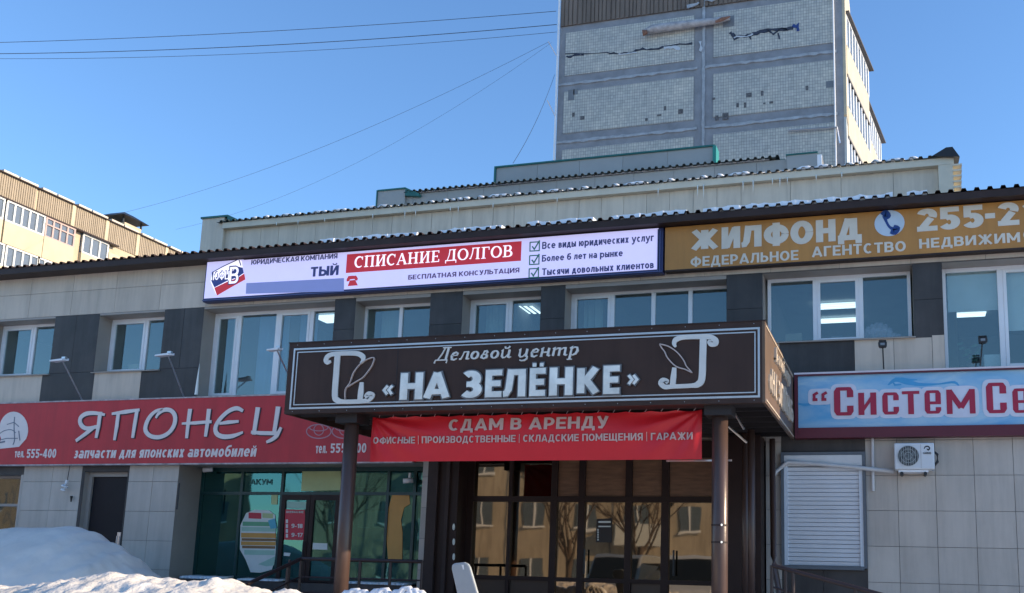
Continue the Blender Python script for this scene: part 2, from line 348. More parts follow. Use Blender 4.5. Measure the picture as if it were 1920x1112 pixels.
def sg(ch):
    G = {
     'С': (.78, [(arc(.42, .5, .34, .46, 50, 310, 16), [TN+(TK-TN)*max(0, math.sin(math.pi*k/16)) for k in range(17)]), ([(.68, .97), (.68, .68)], .06), ([(.64, .80), (.64, .85)], .09)]),
     'О': (.88, [closed(.44, .5, .36, .46)]),
     'П': (.92, stem(.2)+stem(.72)+[([(.2, .96), (.72, .96)], .07)]),
     'И': (.92, stem(.2)+stem(.72)+[([(.24, .1), (.68, .9)], .07)]),
     'Н': (.92, stem(.2)+stem(.72)+[([(.2, .5), (.72, .5)], .07)]),
     'А': (.88, [([(.1, .02), (.42, .98)], .07), ([(.42, .98), (.76, .02)], TK), ([(.2, .34), (.62, .34)], .06), ([(0, .03), (.24, .03)], .06), ([(.62, .03), (.9, .03)], .06)]),
     'Е': (.76, stem(.2)+[([(.2, .96), (.66, .96)], .07), ([(.2, .04), (.68, .04)], .07), ([(.2, .5), (.54, .5)], .07), ([(.64, .98), (.64, .78)], .06), ([(.66, .02), (.66, .24)], .06), ([(.53, .6), (.53, .4)], .05)]),
     'Д': (.94, [([(.16, .06), (.3, .5), (.36, .96)], .07), ([(.7, .04), (.7, 1)], TK), ([(.3, .97), (.84, .97)], .06), ([(.02, .05), (.9, .05)], .07), ([(.04, .08), (.04, -.18)], .06), ([(.88, .08), (.88, -.18)], .06)]),
     'Л': (.92, [([(.04, .1), (.14, .08), (.26, .5), (.32, .96)], .08), ([(.7, .02), (.7, 1)], TK), ([(.24, .97), (.86, .97)], .06), ([(.56, .03), (.86, .03)], .06)]),
     'Г': (.72, stem(.2)+[([(.2, .96), (.64, .96)], .07), ([(.63, .98), (.63, .74)], .06)]),
     'В': (.82, stem(.2)+[([(.2, .96), (.42, .96)]+arc(.42, .75, .22, .22, 80, -80, 8)+[(.3, .52)], [.06, .07]+[.07+(TK-.07)*math.sin(math.pi*k/8) for k in range(9)]+[.06]),
                        ([(.3, .5), (.44, .5)]+arc(.44, .27, .27, .24, 80, -80, 8)+[(.2, .04)], [.05, .06]+[.07+(TK-.07)*math.sin(math.pi*k/8) for k in range(9)]+[.06])]),
     # italic lower case, drawn upright, sheared later; x-height .62
     'e': (.56, [([(.1, .34), (.42, .36), (.44, .5), (.32, .6), (.16, .5), (.09, .3), (.14, .08), (.28, .02), (.46, .12)], [.05, .06, .11, .07, .12, .13, .13, .09, .05])]),
     'l': (.66, [([(.02, .06), (.12, .06), (.2, .3), (.24, .58), (.54, .6)], [.1, .08, .06, .06, .06]), ([(.5, .6), (.5, .08), (.58, .05), (.66, .1)], [.13, .13, .08, .04])]),
     'o': (.6, [(arc(.28, .31, .2, .26, 90, 450, 16), [.07+.07*abs(math.sin(2*math.pi*k/16)) for k in range(17)])]),
     'v': (.58, [([(.12, .3), (.1, .12), (.26, .03), (.42, .12), (.42, .26), (.28, .34), (.14, .32), (.22, .56), (.36, .6), (.42, .5), (.34, .38)], [.12, .12, .08, .12, .12, .06, .06, .1, .07, .1, .06])]),
     'i': (.68, [([(.02, .54), (.1, .6), (.12, .16), (.2, .04), (.34, .06), (.5, .3)], [.04, .1, .13, .09, .06, .06]), ([(.52, .62), (.52, .1), (.6, .04), (.7, .1)], [.13, .13, .08, .04])]),
     'j': (.68, [([(.02, .54), (.1, .6), (.12, .16), (.2, .04), (.34, .06), (.5, .3)], [.04, .1, .13, .09, .06, .06]), ([(.52, .62), (.52, .1), (.6, .04), (.7, .1)], [.13, .13, .08, .04]), ([(.2, .86), (.24, .74), (.36, .72), (.46, .78), (.48, .88)], [.1, .08, .07, .08, .1])]),
     'c': (.72, [([(.02, .54), (.1, .6), (.12, .16), (.2, .04), (.34, .06), (.5, .3)], [.04, .1, .13, .09, .06, .06]), ([(.52, .62), (.52, .1), (.62, .04), (.62, -.1), (.5, -.22), (.3, -.24), (.2, -.18)], [.13, .13, .08, .09, .09, .06, .08])]),
     'n': (.68, [([(.02, .56), (.12, .6), (.12, .02)], [.05, .12, .13]), ([(.5, .62), (.5, .1), (.58, .04), (.66, .1)], [.13, .13, .08, .04]), ([(.12, .32), (.5, .32)], .07), ([(.04, .02), (.2, .02)], .05)]),
     't': (.98, [([(.02, .54), (.12, .58), (.12, .02)], [.04, .11, .13]), ([(.12, .42), (.3, .58), (.44, .56), (.46, .02)], [.06, .07, .11, .13]), ([(.46, .42), (.64, .58), (.78, .56), (.8, .1), (.88, .04), (.96, .1)], [.06, .07, .11, .13, .08, .04])]),
     'r': (.66, [([(.02, .54), (.14, .6), (.14, -.26)], [.05, .12, .13]), ([(.0, -.27), (.3, -.27)], .06), ([(.14, .48), (.3, .6), (.46, .56), (.52, .34), (.44, .12), (.28, .03), (.14, .1)], [.05, .07, .1, .14, .12, .07, .05])]),
     'D': (.84, [([(.1, .04), (.3, .5), (.42, .96)], .07), ([(.62, .04), (.64, 1)], .13), ([(.26, .97), (.8, .97)], .06), ([(-.02, .04), (.74, .04)], .07), ([(-.02, .06), (-.06, -.2)], .06), ([(.72, .06), (.7, -.2)], .06)]),
    }
    return G.get(ch)
def serif_text(s, x0, x1, z0, h, y, th, b, shear=0., gap=.06, yscale=1., wmul=1.):
    adv = 0; its = []
    for ch in s:
        if ch == ' ': adv += .38; continue
        w, st = sg(ch); its.append((adv, st)); adv += w+gap
    adv -= gap; sx = (x1-x0)/adv; k = 0
    for a, st in its:
        for pts, w in st:
            P = [(x0+(a+p[0])*sx+shear*p[1]*h, z0+p[1]*h*yscale) for p in pts]
            ws = (sx+h)/2*wmul
            W = [q*ws for q in w] if isinstance(w, list) else w*ws
            k += 1; d = .0012*(k % 6)
            b.ribbon(P, W, y-th-d, y)
    return b

# ================================================================ ground and snow
def noise2(x, y, s=1.):
    from mathutils import noise
    return noise.fractal(Vector((x*s, y*s, 3.7)), 1.0, 2.1, 5)
def height_sheet(name, x0, x1, y0, y1, nx, ny, fn, m):
    v = []; f = []
    for j in range(ny+1):
        for i in range(nx+1):
            x = x0+(x1-x0)*i/nx; y = y0+(y1-y0)*j/ny; v.append((x, y, fn(x, y)))
    for j in range(ny):
        for i in range(nx):
            a = j*(nx+1)+i; f.append((a, a+1, a+nx+2, a+nx+1))
    b = MB(); b.v = v; b.f = f
    return b.build(name, m, None, smooth=True)
gv = MB()
G = [-900, -300, -100, -60, -40, -30, -20, -10, 0, 10, 20, 40, 80, 200, 900]
for a, b_ in zip(G, G[1:]):
    for c, d in zip(G, G[1:]): gv.quad((a, c, 0), (b_, c, 0), (b_, d, 0), (a, d, 0))
PACK = mat('packed_snow', (.62, .65, .69), .7, 0, .12, .6, .4, 6)
tag(gv.build('ground', PACK), kind='structure')

def lerp(pts, x):
    if x <= pts[0][0]: return pts[0][1]
    for (a, u), (b_, w) in zip(pts, pts[1:]):
        if x <= b_:
            t = (x-a)/(b_-a); t = t*t*(3-2*t); return u+(w-u)*t
    return pts[-1][1]
crest1 = [F(p[0], p[1], 10.) for p in ((-200, 1112), (0, 1104), (80, 1103), (110, 1096), (165, 1088), (230, 1079), (262, 1081), (300, 1088), (420, 1090), (450, 1099), (520, 1110), (600, 1125))]
def bank(x, y):
    c = lerp(crest1, x); t = (y-10.)/1.6 if y > 10 else (y-10.)/2.4
    f = math.exp(-t*t*1.3); lump = noise2(x, y, 2.2)*.06+noise2(x, y, 7)*.034+abs(noise2(x, y, 16))*.022
    e = max(0, min(1, (x+18)/3))*max(0, min(1, (-3.6-x)/1.8))
    return max(-.02, c*f*e + lump*f)
SNOWL = mat('crusty_snow', (.76, .70, .61), .8, 0, .2, 3, .9, 16)
o = height_sheet('snow_bank', -18, -3.4, 6.5, 13, 380, 150, bank, SNOWL)
tag(o, 'sunlit crusty snow bank along the bottom left of the photo', 'snow bank')
crest2 = [F(p[0], p[1], 15.2) for p in ((-160, 1030), (-60, 1010), (0, 998), (60, 992), (130, 988), (165, 997), (200, 1018), (235, 1040), (262, 1066), (295, 1092), (330, 1120), (370, 1160), (420, 1230))]
def pile(x, y):
    c = lerp(crest2, x); t = (y-15.2)/1.5 if y > 15.2 else (y-15.2)/2.6
    return max(-.02, (c+.02)*math.exp(-t*t)*(1+.0*x) + noise2(x, y, .8)*.05*math.exp(-t*t)+noise2(x, y, 3.5)*.018+max(0, noise2(x, y, 5)-.15)*.12*max(0, min(1, (x+14.2)/1.2)))
SNOW2 = mat('smooth_snow', (.78, .71, .62), .75, 0, .10, 1.3, .5, 7)
o = height_sheet('snow_pile', -20, -11, 11.2, 17.2, 150, 110, pile, SNOW2)
tag(o, 'big smooth blue shadowed snow heap in front of the grey door', 'snow pile')

def roof_snow(b, x0, x1, y0, y1, z, hh, st=.11, sl=.058):
    k = x0; prof = []
    while k < x1:
        prof.append((k, z+hh*(.75+.35*random.random()))); k += st
    for (a, za), (c, zc) in zip(prof, prof[1:]):
        dy = .03*random.random()
        b.hull8([(a, y0+dy, z-.01), (c, y0+dy, z-.01), (c, y1, z+(y1-y0)*sl), (a, y1, z+(y1-y0)*sl), (a, y0+.03+dy, za), (c, y0+.03+dy, zc), (c, y1, zc+(y1-y0)*sl), (a, y1, za+(y1-y0)*sl)])

# ================================================================ front commercial building
D = 17.5
bld = thing('commercial_building', (-6, 22, 0), 'two storey building clad in grey and dark panels with shop signs across its front', 'building')
XL, XR = -24.0, 13.0
ZT = 8.06
holes = []   # (x0,x1,z0,z1)
def hole(x0, x1, z0, z1): holes.append((x0, x1, z0, z1)); return (x0, x1, z0, z1)
W1 = hole(-20.0, -18.10, 5.68, 6.95)
W2 = hole(-16.87, -15.13, 5.68, 6.95)
W3 = hole(-14.12, -10.94, 5.06, 6.95)
W4 = hole(-10.46, -8.79, 5.68, 6.92)
W5 = hole(-8.09, -6.46, 5.68, 6.92)
W6 = hole(-5.97, -2.89, 5.68, 6.92)
W7 = hole(-2.24, .32, 5.72, 6.98)
W8 = hole(.80, 3.95, 5.14, 6.98)
W0 = hole(-22.9, -21.2, 5.68, 6.95)
W9 = hole(4.6, 7.4, 5.72, 6.98)
DOORL = hole(-16.78, -15.66, 0.9, 3.47)
WG = hole(-21.0, -18.52, 1.0, 3.42)
SHOP = hole(-14.36, -8.75, 1.28, 3.62)
ENT = hole(-8.35, -2.2, .75, 3.95)
SHUT = hole(-1.93, -.53, 1.80, 3.74)
def wall_holes(x0, x1, z0, z1, hs, y, dep):
    xs = sorted({x0, x1}|{h[0] for h in hs}|{h[1] for h in hs}); zs = sorted({z0, z1}|{h[2] for h in hs}|{h[3] for h in hs})
    inh = lambda x, z: any(h[0] < x < h[1] and h[2] < z < h[3] for h in hs)
    b = MB(); RV = []
    for a, c in zip(xs, xs[1:]):
        for p, q in zip(zs, zs[1:]):
            if not inh((a+c)/2, (p+q)/2): b.quad((a, y, p), (c, y, p), (c, y, q), (a, y, q))
    for h in hs:
        a, c, p, q = h
        rv = MB(); rv.v = [(a, y-.028, p), (c, y-.028, p), (c, y-.028, q), (a, y-.028, q), (a, y+dep, p), (c, y+dep, p), (c, y+dep, q), (a, y+dep, q)]
        rv.f = [(k, k+4, (k+1) % 4+4, (k+1) % 4) for k in range(4)]; RV.append(rv)
    return b, RV
wb, rv = wall_holes(XL, XR, 0, ZT, holes, D+.03, .75)
wb.build('wall', JOINT, bld); [q.build('reveal', REVEAL, bld) for q in rv]
sb = MB().box(XL, D+.8, 0, XL+.3, D+9, ZT).box(XR-.3, D+.8, 0, XR, D+9, ZT).box(XL, D+9, 0, XR, D+9.3, ZT)
sb.build('rear_wall', LIGHT, bld)

def clad(x0, x1, z0, z1, m, xs, zs, name='panel', g=.007, y=D):
    """panels with recessed joints between the given joint lines"""
    X = [x0]+[q for q in xs if x0+.02 < q < x1-.02]+[x1]; Z = [z0]+[q for q in zs if z0+.02 < q < z1-.02]+[z1]
    for a, c in zip(X, X[1:]):
        for p, q in zip(Z, Z[1:]):
            slab(name, m, a+g/2, y-random.uniform(0, .003), p+g/2, c-g/2, y+.025, q-g/2, bld)
fr = lambda a, s, n: [a+s*k for k in range(n)]
# top band
clad(XL, XR, 7.0, 7.56, LIGHT, fr(XL+.3, 1.2, 40), []); clad(XL, XR, 7.56, ZT, LIGHT, fr(XL+.3, 1.2, 40), [])
# between upper windows
clad(-21.2, -20.0, 5.68, 7.0, DARK, [], []); clad(-18.10, -16.87, 5.68, 7.0, DARK, [-17.5], [])
clad(-15.13, -14.12, 5.68, 7.0, DARK, [-14.62], [])
for a, c in ((-10.94, -10.46), (-8.79, -8.09), (-6.46, -5.97), (-2.89, -2.24), (.32, .80), (3.95, 4.6)): clad(a, c, 5.68, 7.0, DARK, [], [6.35])
clad(XL, -22.9, 5.68, 7, DARK, [], []); clad(7.4, XR, 5.68, 7, DARK, fr(8.6, 1.2, 5), [])
for w in (W0, W1, W2, W3, W4, W5, W6, W7, W8, W9):
    if 7.0-w[3] > .02: slab('lintel_panel', REVEAL, w[0]+.004, D-.002, w[3]+.004, w[1]-.004, D+.02, 6.996, bld)
# lower band
JX = [-21.1, -19.9, -18.27, -16.83, -15.58, -14.12]
for k, (a, c) in enumerate(zip([XL]+JX, JX)): clad(a, c, 4.95, 5.68, [DARK, LIGHT, DARK, LIGHT, DARK, LIGHT][(k+1) % 2], [], [])
clad(-14.12, -10.94, 4.95, 5.06, LIGHT, fr(-13.5, 1.2, 3), [])
clad(-10.94, -2.24, 4.95, 5.68, LIGHT, fr(-10.3, .6, 14), [])
clad(-2.24, -1.95, 4.95, 5.72, LIGHT, [], []); clad(-1.95, -.67, 4.95, 5.72, DARK, [], [])
clad(-.67, .80, 4.95, 5.72, LIGHT, [-.02, .6], []); clad(.8, 3.95, 4.95, 5.14, LIGHT, [2.], []); clad(3.95, XR, 4.95, 5.72, LIGHT, fr(4.6, .6, 14), [])
# ground floor : z joints of the 0.6 m tiles
ZJ = [F(1800, y, D)[1] for y in (1096, 1028, 958, 891)]
step = (ZJ[-1]-ZJ[0])/3
ZZ = [ZJ[0]+step*k for k in range(-3, 7)]
x00 = F(1754, 892.6, D)[0]; XJ = [x00+.6*k for k in range(-10, 22)]
clad(-.53, XR, 0, 4.95, TILE, XJ, ZZ, 'tile')
clad(-1.93, -.53, 3.76, 4.95, DARK, [], []); clad(-1.93, -.53, .0, 1.79, DARK, [-1.25], [1.2])
clad(-2.2, -1.93, 0, 4.95, TILE, [], ZZ, 'tile')
clad(-8.35, -2.2, 3.95, 4.95, LIGHT, fr(-8, .6, 10), [])
clad(-8.75, -8.35, 0, 4.95, TILE, [], ZZ, 'tile')
clad(-14.36, -8.75, 3.63, 4.95, LIGHT, fr(-14, 1.2, 5), []); clad(-14.36, -8.75, 0, 1.27, DARK, fr(-14, 1.2, 5), [])
ZL = [F(290, y, D)[1] for y in (1068, 1014, 959, 903)]
clad(-15.62, -14.36, 0, 4.95, TILE, [-15.0], [ZL[0]-.6, ZL[0], ZL[1], ZL[2], ZL[3], 4.2], 'tile')
clad(-15.66, -15.62, 0, 3.6, DARK, [], []); clad(-16.86, -16.78, 0, 3.6, DARK, [], []); clad(-16.86, -15.62, 3.48, 3.75, DARK, [], []); clad(-16.86, -15.62, 3.75, 4.95, LIGHT, [], [])
clad(-16.78, -15.66, 0, .89, DARK, [], [])
clad(-18.45, -16.86, 0, 4.95, TILE, [-17.65], [ZL[0]-.6, ZL[0], ZL[1], ZL[2], ZL[3], 4.2], 'tile')
clad(XL, -18.45, 3.42, 4.95, DARK, fr(-22, 1.2, 3), [3.75]); clad(XL, -21.0, 0, 3.42, TILE, fr(-23.5, .6, 4), ZZ, 'tile'); clad(-21, -18.45, 0, .99, TILE, [-20, -19.2], [], 'tile')
clad(-18.52, -18.45, .99, 3.42, TILE, [], [], 'tile')

# ---- upper floor rooms behind the glass
def room(x0, x1, z0, z1, y0, dep, ceil, m=ROOM):
    b = MB()
    y1 = y0+dep
    b.quad((x0, y1, z0), (x1, y1, z0), (x1, y1, ceil), (x0, y1, ceil))
    b.quad((x0, y0, z0), (x0, y1, z0), (x0, y1, ceil), (x0, y0, ceil)); b.quad((x1, y1, z0), (x1, y0, z0), (x1, y0, ceil), (x1, y1, ceil))
    b.quad((x0, y0, ceil), (x0, y1, ceil), (x1, y1, ceil), (x1, y0, ceil)); b.quad((x0, y0, z0), (x1, y0, z0), (x1, y1, z0), (x0, y1, z0))
    b.quad((x0, y0, z1), (x1, y0, z1), (x1, y0, ceil), (x0, y0, ceil))
    return b.build('room', m, bld)
YF = D+.38     # plane of the white window frames
def window(x0, x1, z0, z1, cols, y=YF, fm=WHITE, pane=PANE, t=.06, sash=(), dep=.07, name='window'):
    """cols: fractions where mullions stand; sash: indexes of opening lights with a thicker frame"""
    b = MB(); b.box(x0, y, z0, x0+t, y+dep, z1).box(x1-t, y, z0, x1, y+dep, z1).box(x0+t, y, z0, x1-t, y+dep, z0+t).box(x0+t, y, z1-t, x1-t, y+dep, z1)
    w = b.build(name, fm, bld, bevel=.006)
    edges = [0]+list(cols)+[1]
    for c in cols:
        xm = x0+(x1-x0)*c; MB().box(xm-t*.65, y-.004, z0+t, xm+t*.65, y+dep, z1-t).build('mullion', fm, w, bevel=.006)
    for k, (a, c) in enumerate(zip(edges, edges[1:])):
        xa = x0+(x1-x0)*a+(t if a == 0 else t*.65); xc = x0+(x1-x0)*c-(t if c == 1 else t*.65); za = z0+t; zc = z1-t
        if k in sash:
            s = .055; q = MB().box(xa, y-.012, za, xa+s, y+.05, zc).box(xc-s, y-.012, za, xc, y+.05, zc).box(xa+s, y-.012, za, xc-s, y+.05, za+s).box(xa+s, y-.012, zc-s, xc-s, y+.05, zc)
            q.build('sash', fm, w, bevel=.005); xa += s; xc -= s; za += s; zc -= s
        MB().box(xa, y+.03, za, xc, y+.036, zc).build('pane', pane, w)
    return w
def sill(x0, x1, z, m=REVEAL, y0=D-.06): MB().hull8([(x0, y0, z-.05), (x1, y0, z-.05), (x1, YF, z-.02), (x0, YF, z-.02), (x0, y0, z-.03), (x1, y0, z-.03), (x1, YF, z+.003), (x0, YF, z+.003)]).build('window_sill', m, bld)
window(*W0, [.5], sash=(0,))
window(*W1, [.5], sash=(0,)); window(*W2, [.56], sash=(0,))
window(*W3, [.20, .50, .76], sash=(0, 2), t=.07)
window(*W4, [.5], sash=()); window(*W5, [.53], sash=(0,)); window(*W6, [.27, .53, .76], sash=(0,))
window(W7[0]+.04, W7[1]-.03, W7[2], W7[3], [.34, .66], sash=(1,)); window(*W8, [.30, .64], sash=(1,), t=.07); window(*W9, [.5])
for w in (W0, W1, W2, W3, W4, W5, W6, W7, W9): sill(w[0]-.02, w[1]+.02, w[2]+.012)
ROOMS = [(-24, -17.6), (-17.5, -14.6), (-14.5, -10.7), (-10.6, -8.45), (-8.35, -6.2), (-6.1, -2.6), (-2.5, .55), (.65, 4.3), (4.4, 12)]
DKROOM = mat('dim_room', (.12, .15, .16), .8)
for a, c in ROOMS: room(a, c, 4.9, 7.0, D+.79, 8.2, 7.75, DKROOM if c < 0 and a > -2.6 else ROOM)
LED = emis('ceiling_lamp_light', (.80, .92, 1.0), 1.0)
def ceil_lamp(px, py, w, d, ceil=7.70):
    x, y = FZ(px, py, ceil); b = MB()
    for k in range(3): b.box(x-w/2, y-d/2+k*d/3, ceil-.03, x+w/2, y-d/2+k*d/3+d/3*.62, ceil-.005)
    b.build('ceiling_lamp', LED, bld)
ceil_lamp(1567, 573, .95, .5); ceil_lamp(1574, 600, .95, .42)
ceil_lamp(1802, 562, 1.2, .5); ceil_lamp(1800, 590, 1.1, .42)
for k in range(4):
    x, y = FZ(973+k*11, 580, 7.7); MB().hull8([(x-.05, y-.35, 7.68), (x+.02, y-.35, 7.68), (x+.02, y+.35, 7.68), (x-.05, y+.35, 7.68), (x-.05, y-.35, 7.69), (x+.02, y-.35, 7.69), (x+.02, y+.35, 7.69), (x-.05, y+.35, 7.69)]).build('ceiling_lamp', LED, bld)
x, y = FZ(614, 598, 7.7); MB().box(x-.2, y-.4, 7.67, x+.5, y+.3, 7.69).build('ceiling_lamp', LED, bld)
# curtains, blinds and things on the sills
CURT = mat('blue_curtain', (.42, .54, .74), .8, 0, .1, 2); CURT2 = mat('pale_curtain', (.55, .64, .62), .8, 0, .1, 2); BLIND = mat('white_blind', (.80, .82, .80), .7)
def curtain(x0, x1, z0, z1, y, m, amp=.05, n=24, name='curtain'):
    b = MB(); P = [(x0+(x1-x0)*k/n, y+amp*math.sin(k*2.1)+amp*.5*math.sin(k*.9)) for k in range(n+1)]
    for (a, ya), (c, yc) in zip(P, P[1:]): b.quad((a, ya, z0), (c, yc, z0), (c, yc, z1), (a, ya, z1))
    return b.build(name, m, bld, smooth=True)
curtain(-13.35, -12.6, 4.95, 7.3, D+.9, CURT, n=34); curtain(-12.35, -11.9, 4.95, 7.3, D+.95, CURT, n=14); curtain(-14.05, -13.8, 4.95, 7.3, D+.95, CURT2, n=8)
curtain(-19.0, -18.2, 5.3, 7.3, D+1.0, CURT2, n=20); curtain(-8.0, -7.65, 5.3, 7.3, D+1.0, CURT2, n=10); curtain(-10.4, -10.0, 5.3, 7.3, D+1.0, CURT2, n=10); curtain(-5.9, -5.5, 5.3, 7.3, D+1.0, CURT2, n=8)
bx('roller_blind', BLIND, .9, D+.52, 6.24, 1.78, D+.53, 7.0, bld); bx('roller_blind', BLIND, 1.86, D+.52, 5.86, 2.85, D+.53, 7.0, bld); bx('roller_blind', BLIND, 2.95, D+.52, 6.4, 3.9, D+.53, 7.0, bld)
PINK = mat('pinkish_cloth', (.50, .40, .46), .8, 0, .3, 8)
b = MB()
for k in range(10):
    x = -.62+k*.075; h = .05+.24*max(0, math.sin(k*.36))+random.uniform(0, .05); b.tube([(x, D+.55, 5.78), (x+.01, D+.56, 5.80+h*.6), (x+.02, D+.57, 5.80+h)], [.06, .07, .035], 7)
b.build('cloth_bundle', PINK, bld, smooth=True)

LEAF = mat('plant_green', (.06, .14, .05), .6, 0, .3, 9); POT = mat('clay_pot', (.30, .16, .10), .7); BOX_ = mat('cardboard', (.36, .28, .18), .8); GRYP = mat('grey_plastic', (.12, .13, .14), .4)
def plant(x, z, h):
    p = MB().tube([(x, D+.56, z), (x, D+.56, z+.12)], [.05, .07], 10).build('flower_pot', POT, bld); b = MB()
    for k in range(14):
        a = k*2.4; rr_ = .05+.012*k; q = Vector((x+rr_*math.cos(a), D+.56+rr_*.4*math.sin(a), z+.14+h*(k+1)/14)); b.hull8([q+Vector(v_) for v_ in ((-.05, -.01, -.02), (0, -.03, -.01), (.05, -.01, .01), (0, .01, 0), (-.04, 0, .03), (0, -.01, .04), (.04, 0, .04), (0, .01, .03))])
    b.build('leaves', LEAF, p)
plant(1.25, 5.2, .34); plant(-3.25, 5.74, .32); plant(-15.4, 5.74, .26); plant(-18.4, 5.74, .3); plant(-5.0, 5.74, .22)
for x, z, w, h, m_ in ((1.45, 5.2, .34, .26, BLIND), (2.6, 5.2, .4, .3, GRYP), (-1.9, 5.78, .3, .2, BOX_), (-1.1, 5.78, .22, .12, GRYP), (-4.2, 5.74, .4, .28, GRYP), (-7.0, 5.74, .3, .3, BOX_), (-9.9, 5.74, .34, .26, GRYP), (-16.4, 5.74, .28, .2, BOX_)):
    MB().box(x, D+.5, z, x+w, D+.66, z+h).build('sill_item', m_, bld, bevel=.01)

# ---- shop: green storefront, recessed
YS = D+.72
shop_y = YS
win_edges = [F(x, 925, YS)[0] for x in (384, 452, 528, 641, 727, 777)]
win_edges[0] = -14.36; win_edges.append(-8.75)
zt = F(500, 925, YS)[1]; zb = 1.30
b = MB().box(-14.36, YS, zb, -14.30, YS+.07, 3.62).box(-8.81, YS, zb, -8.75, YS+.07, 3.62).box(-14.30, YS, 3.54, -8.81, YS+.07, 3.62).box(-14.30, YS, zb, -8.81, YS+.07, zb+.06)
sf = b.build('shop_window', FRAMEG, bld)
for k, x in enumerate(win_edges[1:-1]): MB().box(x-.03, YS-.004, zb+.06, x+.03, YS+.07, 3.54).build('mullion', FRAMEG, sf)
MB().box(-14.30, YS-.008, zt-.03, -8.81, YS+.07, zt+.03).build('transom', FRAMEG, sf)
for a, c in zip(win_edges, win_edges[1:]):
    MB().box(a+.03, YS+.03, zt+.03, c-.03, YS+.036, 3.54).build('pane', PANE_G, sf)
    if abs(a-win_edges[2]) > .01: MB().box(a+.03, YS+.03, zb+.06, c-.03, YS+.036, zt-.03).build('pane', PANE_G, sf)
# shop door leaf
xa, xc = win_edges[2]+.03, win_edges[3]-.03; xm = (xa+xc)/2
b = MB()
for p, q in ((xa, xm-.005), (xm+.005, xc)):
    b.box(p, YS-.02, .78, p+.09, YS+.05, zt-.03).box(q-.09, YS-.02, .78, q, YS+.05, zt-.03).box(p+.09, YS-.02, zt-.14, q-.09, YS+.05, zt-.03).box(p+.09, YS-.02, .78, q-.09, YS+.05, 1.32)
dr = b.build('shop_door', FRAMEB, bld)
for p, q in ((xa, xm-.005), (xm+.005, xc)): MB().box(p+.09, YS+.01, 1.32, q-.09, YS+.016, zt-.14).build('pane', PANE_G, dr)
MB().tube([(xm-.06, YS-.07, 1.75), (xm-.06, YS-.07, 2.1)], .014).build('handle', BLACK, dr)
room(-14.36, -8.75, .9, 3.62, YS+.1, 4.5, 3.6, mat('shop_room', (.10, .12, .12), .8))
# shelves seen dimly inside
SHELF = mat('shelf', (.30, .33, .33), .6); GOODS = [mat('goods_white', (.5, .52, .5), .6), mat('goods_green', (.10, .3, .2), .6), mat('goods_orange', (.5, .22, .06), .6)]
for k in range(3):
    x = -13.8+k*2.0
    bx('shelf', SHELF, x, YS+2.2, 1.2, x+1.3, YS+2.6, 1.25, bld)
    for j in range(7):
        z = 1.25+.62*(j % 3); w = .16+.05*random.random()
        bx('goods', GOODS[(j+k) % 3], x+.03+(j//3)*.4, YS+2.22, z, x+.03+(j//3)*.4+w*1.6, YS+2.5, z+.3+.15*random.random(), bld)
def poster(name, Y, px, m, th=.006, parent=bld):
    return MB().prism_xz([F(a, c, Y) for a, c in px], Y-th, Y).build(name, m, parent)
PW = mat('poster_white', (.62, .66, .62), .5); PR = mat('poster_red', (.50, .03, .05), .5); PG = mat('poster_green', (.12, .36, .20), .5); PO = mat('poster_reflection_orange', (.55, .28, .06), .5); PB = mat('poster_brown', (.22, .12, .05), .5); PY = mat('poster_lime', (.42, .50, .24), .5); PC = mat('poster_cyan', (.08, .38, .50), .5); PT = mat('poster_pale_green', (.32, .52, .42), .5)
YP = YS+.024
bodyp = [(451, 985), (462, 962), (478, 956), (505, 957), (516, 966), (518, 1040), (510, 1068), (488, 1074), (470, 1073), (461, 1050), (450, 1030)]
ps = poster('oil_can_poster', YP, bodyp, PW)
for col, y0, y1, a, c in ((PR, 961, 972, 466, 490), (PY, 962, 971, 492, 512), (PG, 978, 986, 455, 516), (PT, 988, 996, 453, 517), (PO, 999, 1008, 452, 517), (PB, 1009, 1014, 453, 517), (PO, 1015, 1022, 452, 517), (PB, 1023, 1028, 454, 516), (PT, 1031, 1040, 458, 515)):
    poster('printed_band', YP-.007, [(a, y0), (c, y0+1), (c, y1+1), (a, y1)], col, .001, ps)
poster('printed_band', YP-.007, [(484, 1058), (516, 1043), (514, 1060), (500, 1062)], PT, .001, ps)
poster('sticker', YP, [(503, 976), (516, 972), (519, 990), (508, 992)], PC, .012)
p2 = poster('opening_hours_poster', YS+.004, [(535, 955), (572, 956), (572, 1013), (533, 1012)], PR)
ptext('ВНИМАНИЕ', YS-.003, 537, 958, 962, 570, PW, p2, .002)
ptext('9-18', YS-.003, 547, 982, 990, 568, PW, p2, .002, bold=.02); ptext('9-17', YS-.003, 547, 999, 1007, 568, PW, p2, .002, bold=.02)
for k in range(4): poster('printed_word', YS-.003, [(536, 974+k*9), (540, 974+k*9), (540, 981+k*9), (536, 981+k*9)], PW, .002, p2)
poster('pale_top_poster', YS+.004, [(538, 940), (575, 941), (574, 954), (538, 953)], PT)
poster('white_notice', YS+.004, [(587, 1018), (614, 1019), (614, 1031), (586, 1030)], PW)
poster('white_notice', YS+.004, [(533, 1036), (545, 1037), (543, 1043), (532, 1042)], PW)
poster('lime_panel', YP, [(567, 882), (639, 880), (640, 919), (565, 921)], PY)
poster('yellow_notice', YP, [(509, 926), (521, 926), (520, 946), (509, 946)], PY)
poster('orange_reflection', YP, [(736, 926), (767, 925), (769, 945), (758, 952), (752, 975), (755, 1000), (754, 1052), (728, 1050), (724, 1000), (728, 955)], PO)  # curved reflection in the glass, painted as a flat orange shape
ptext('АКУМ', YP, 470, 898, 909, 511, mat('faded_print', (.05, .2, .2), .5), bld, .002, name='window_lettering')
MB().box(-14.4, D+.0, 1.20, -8.78, YS-.03, 1.28).build('shop_sill', BROWN, bld)
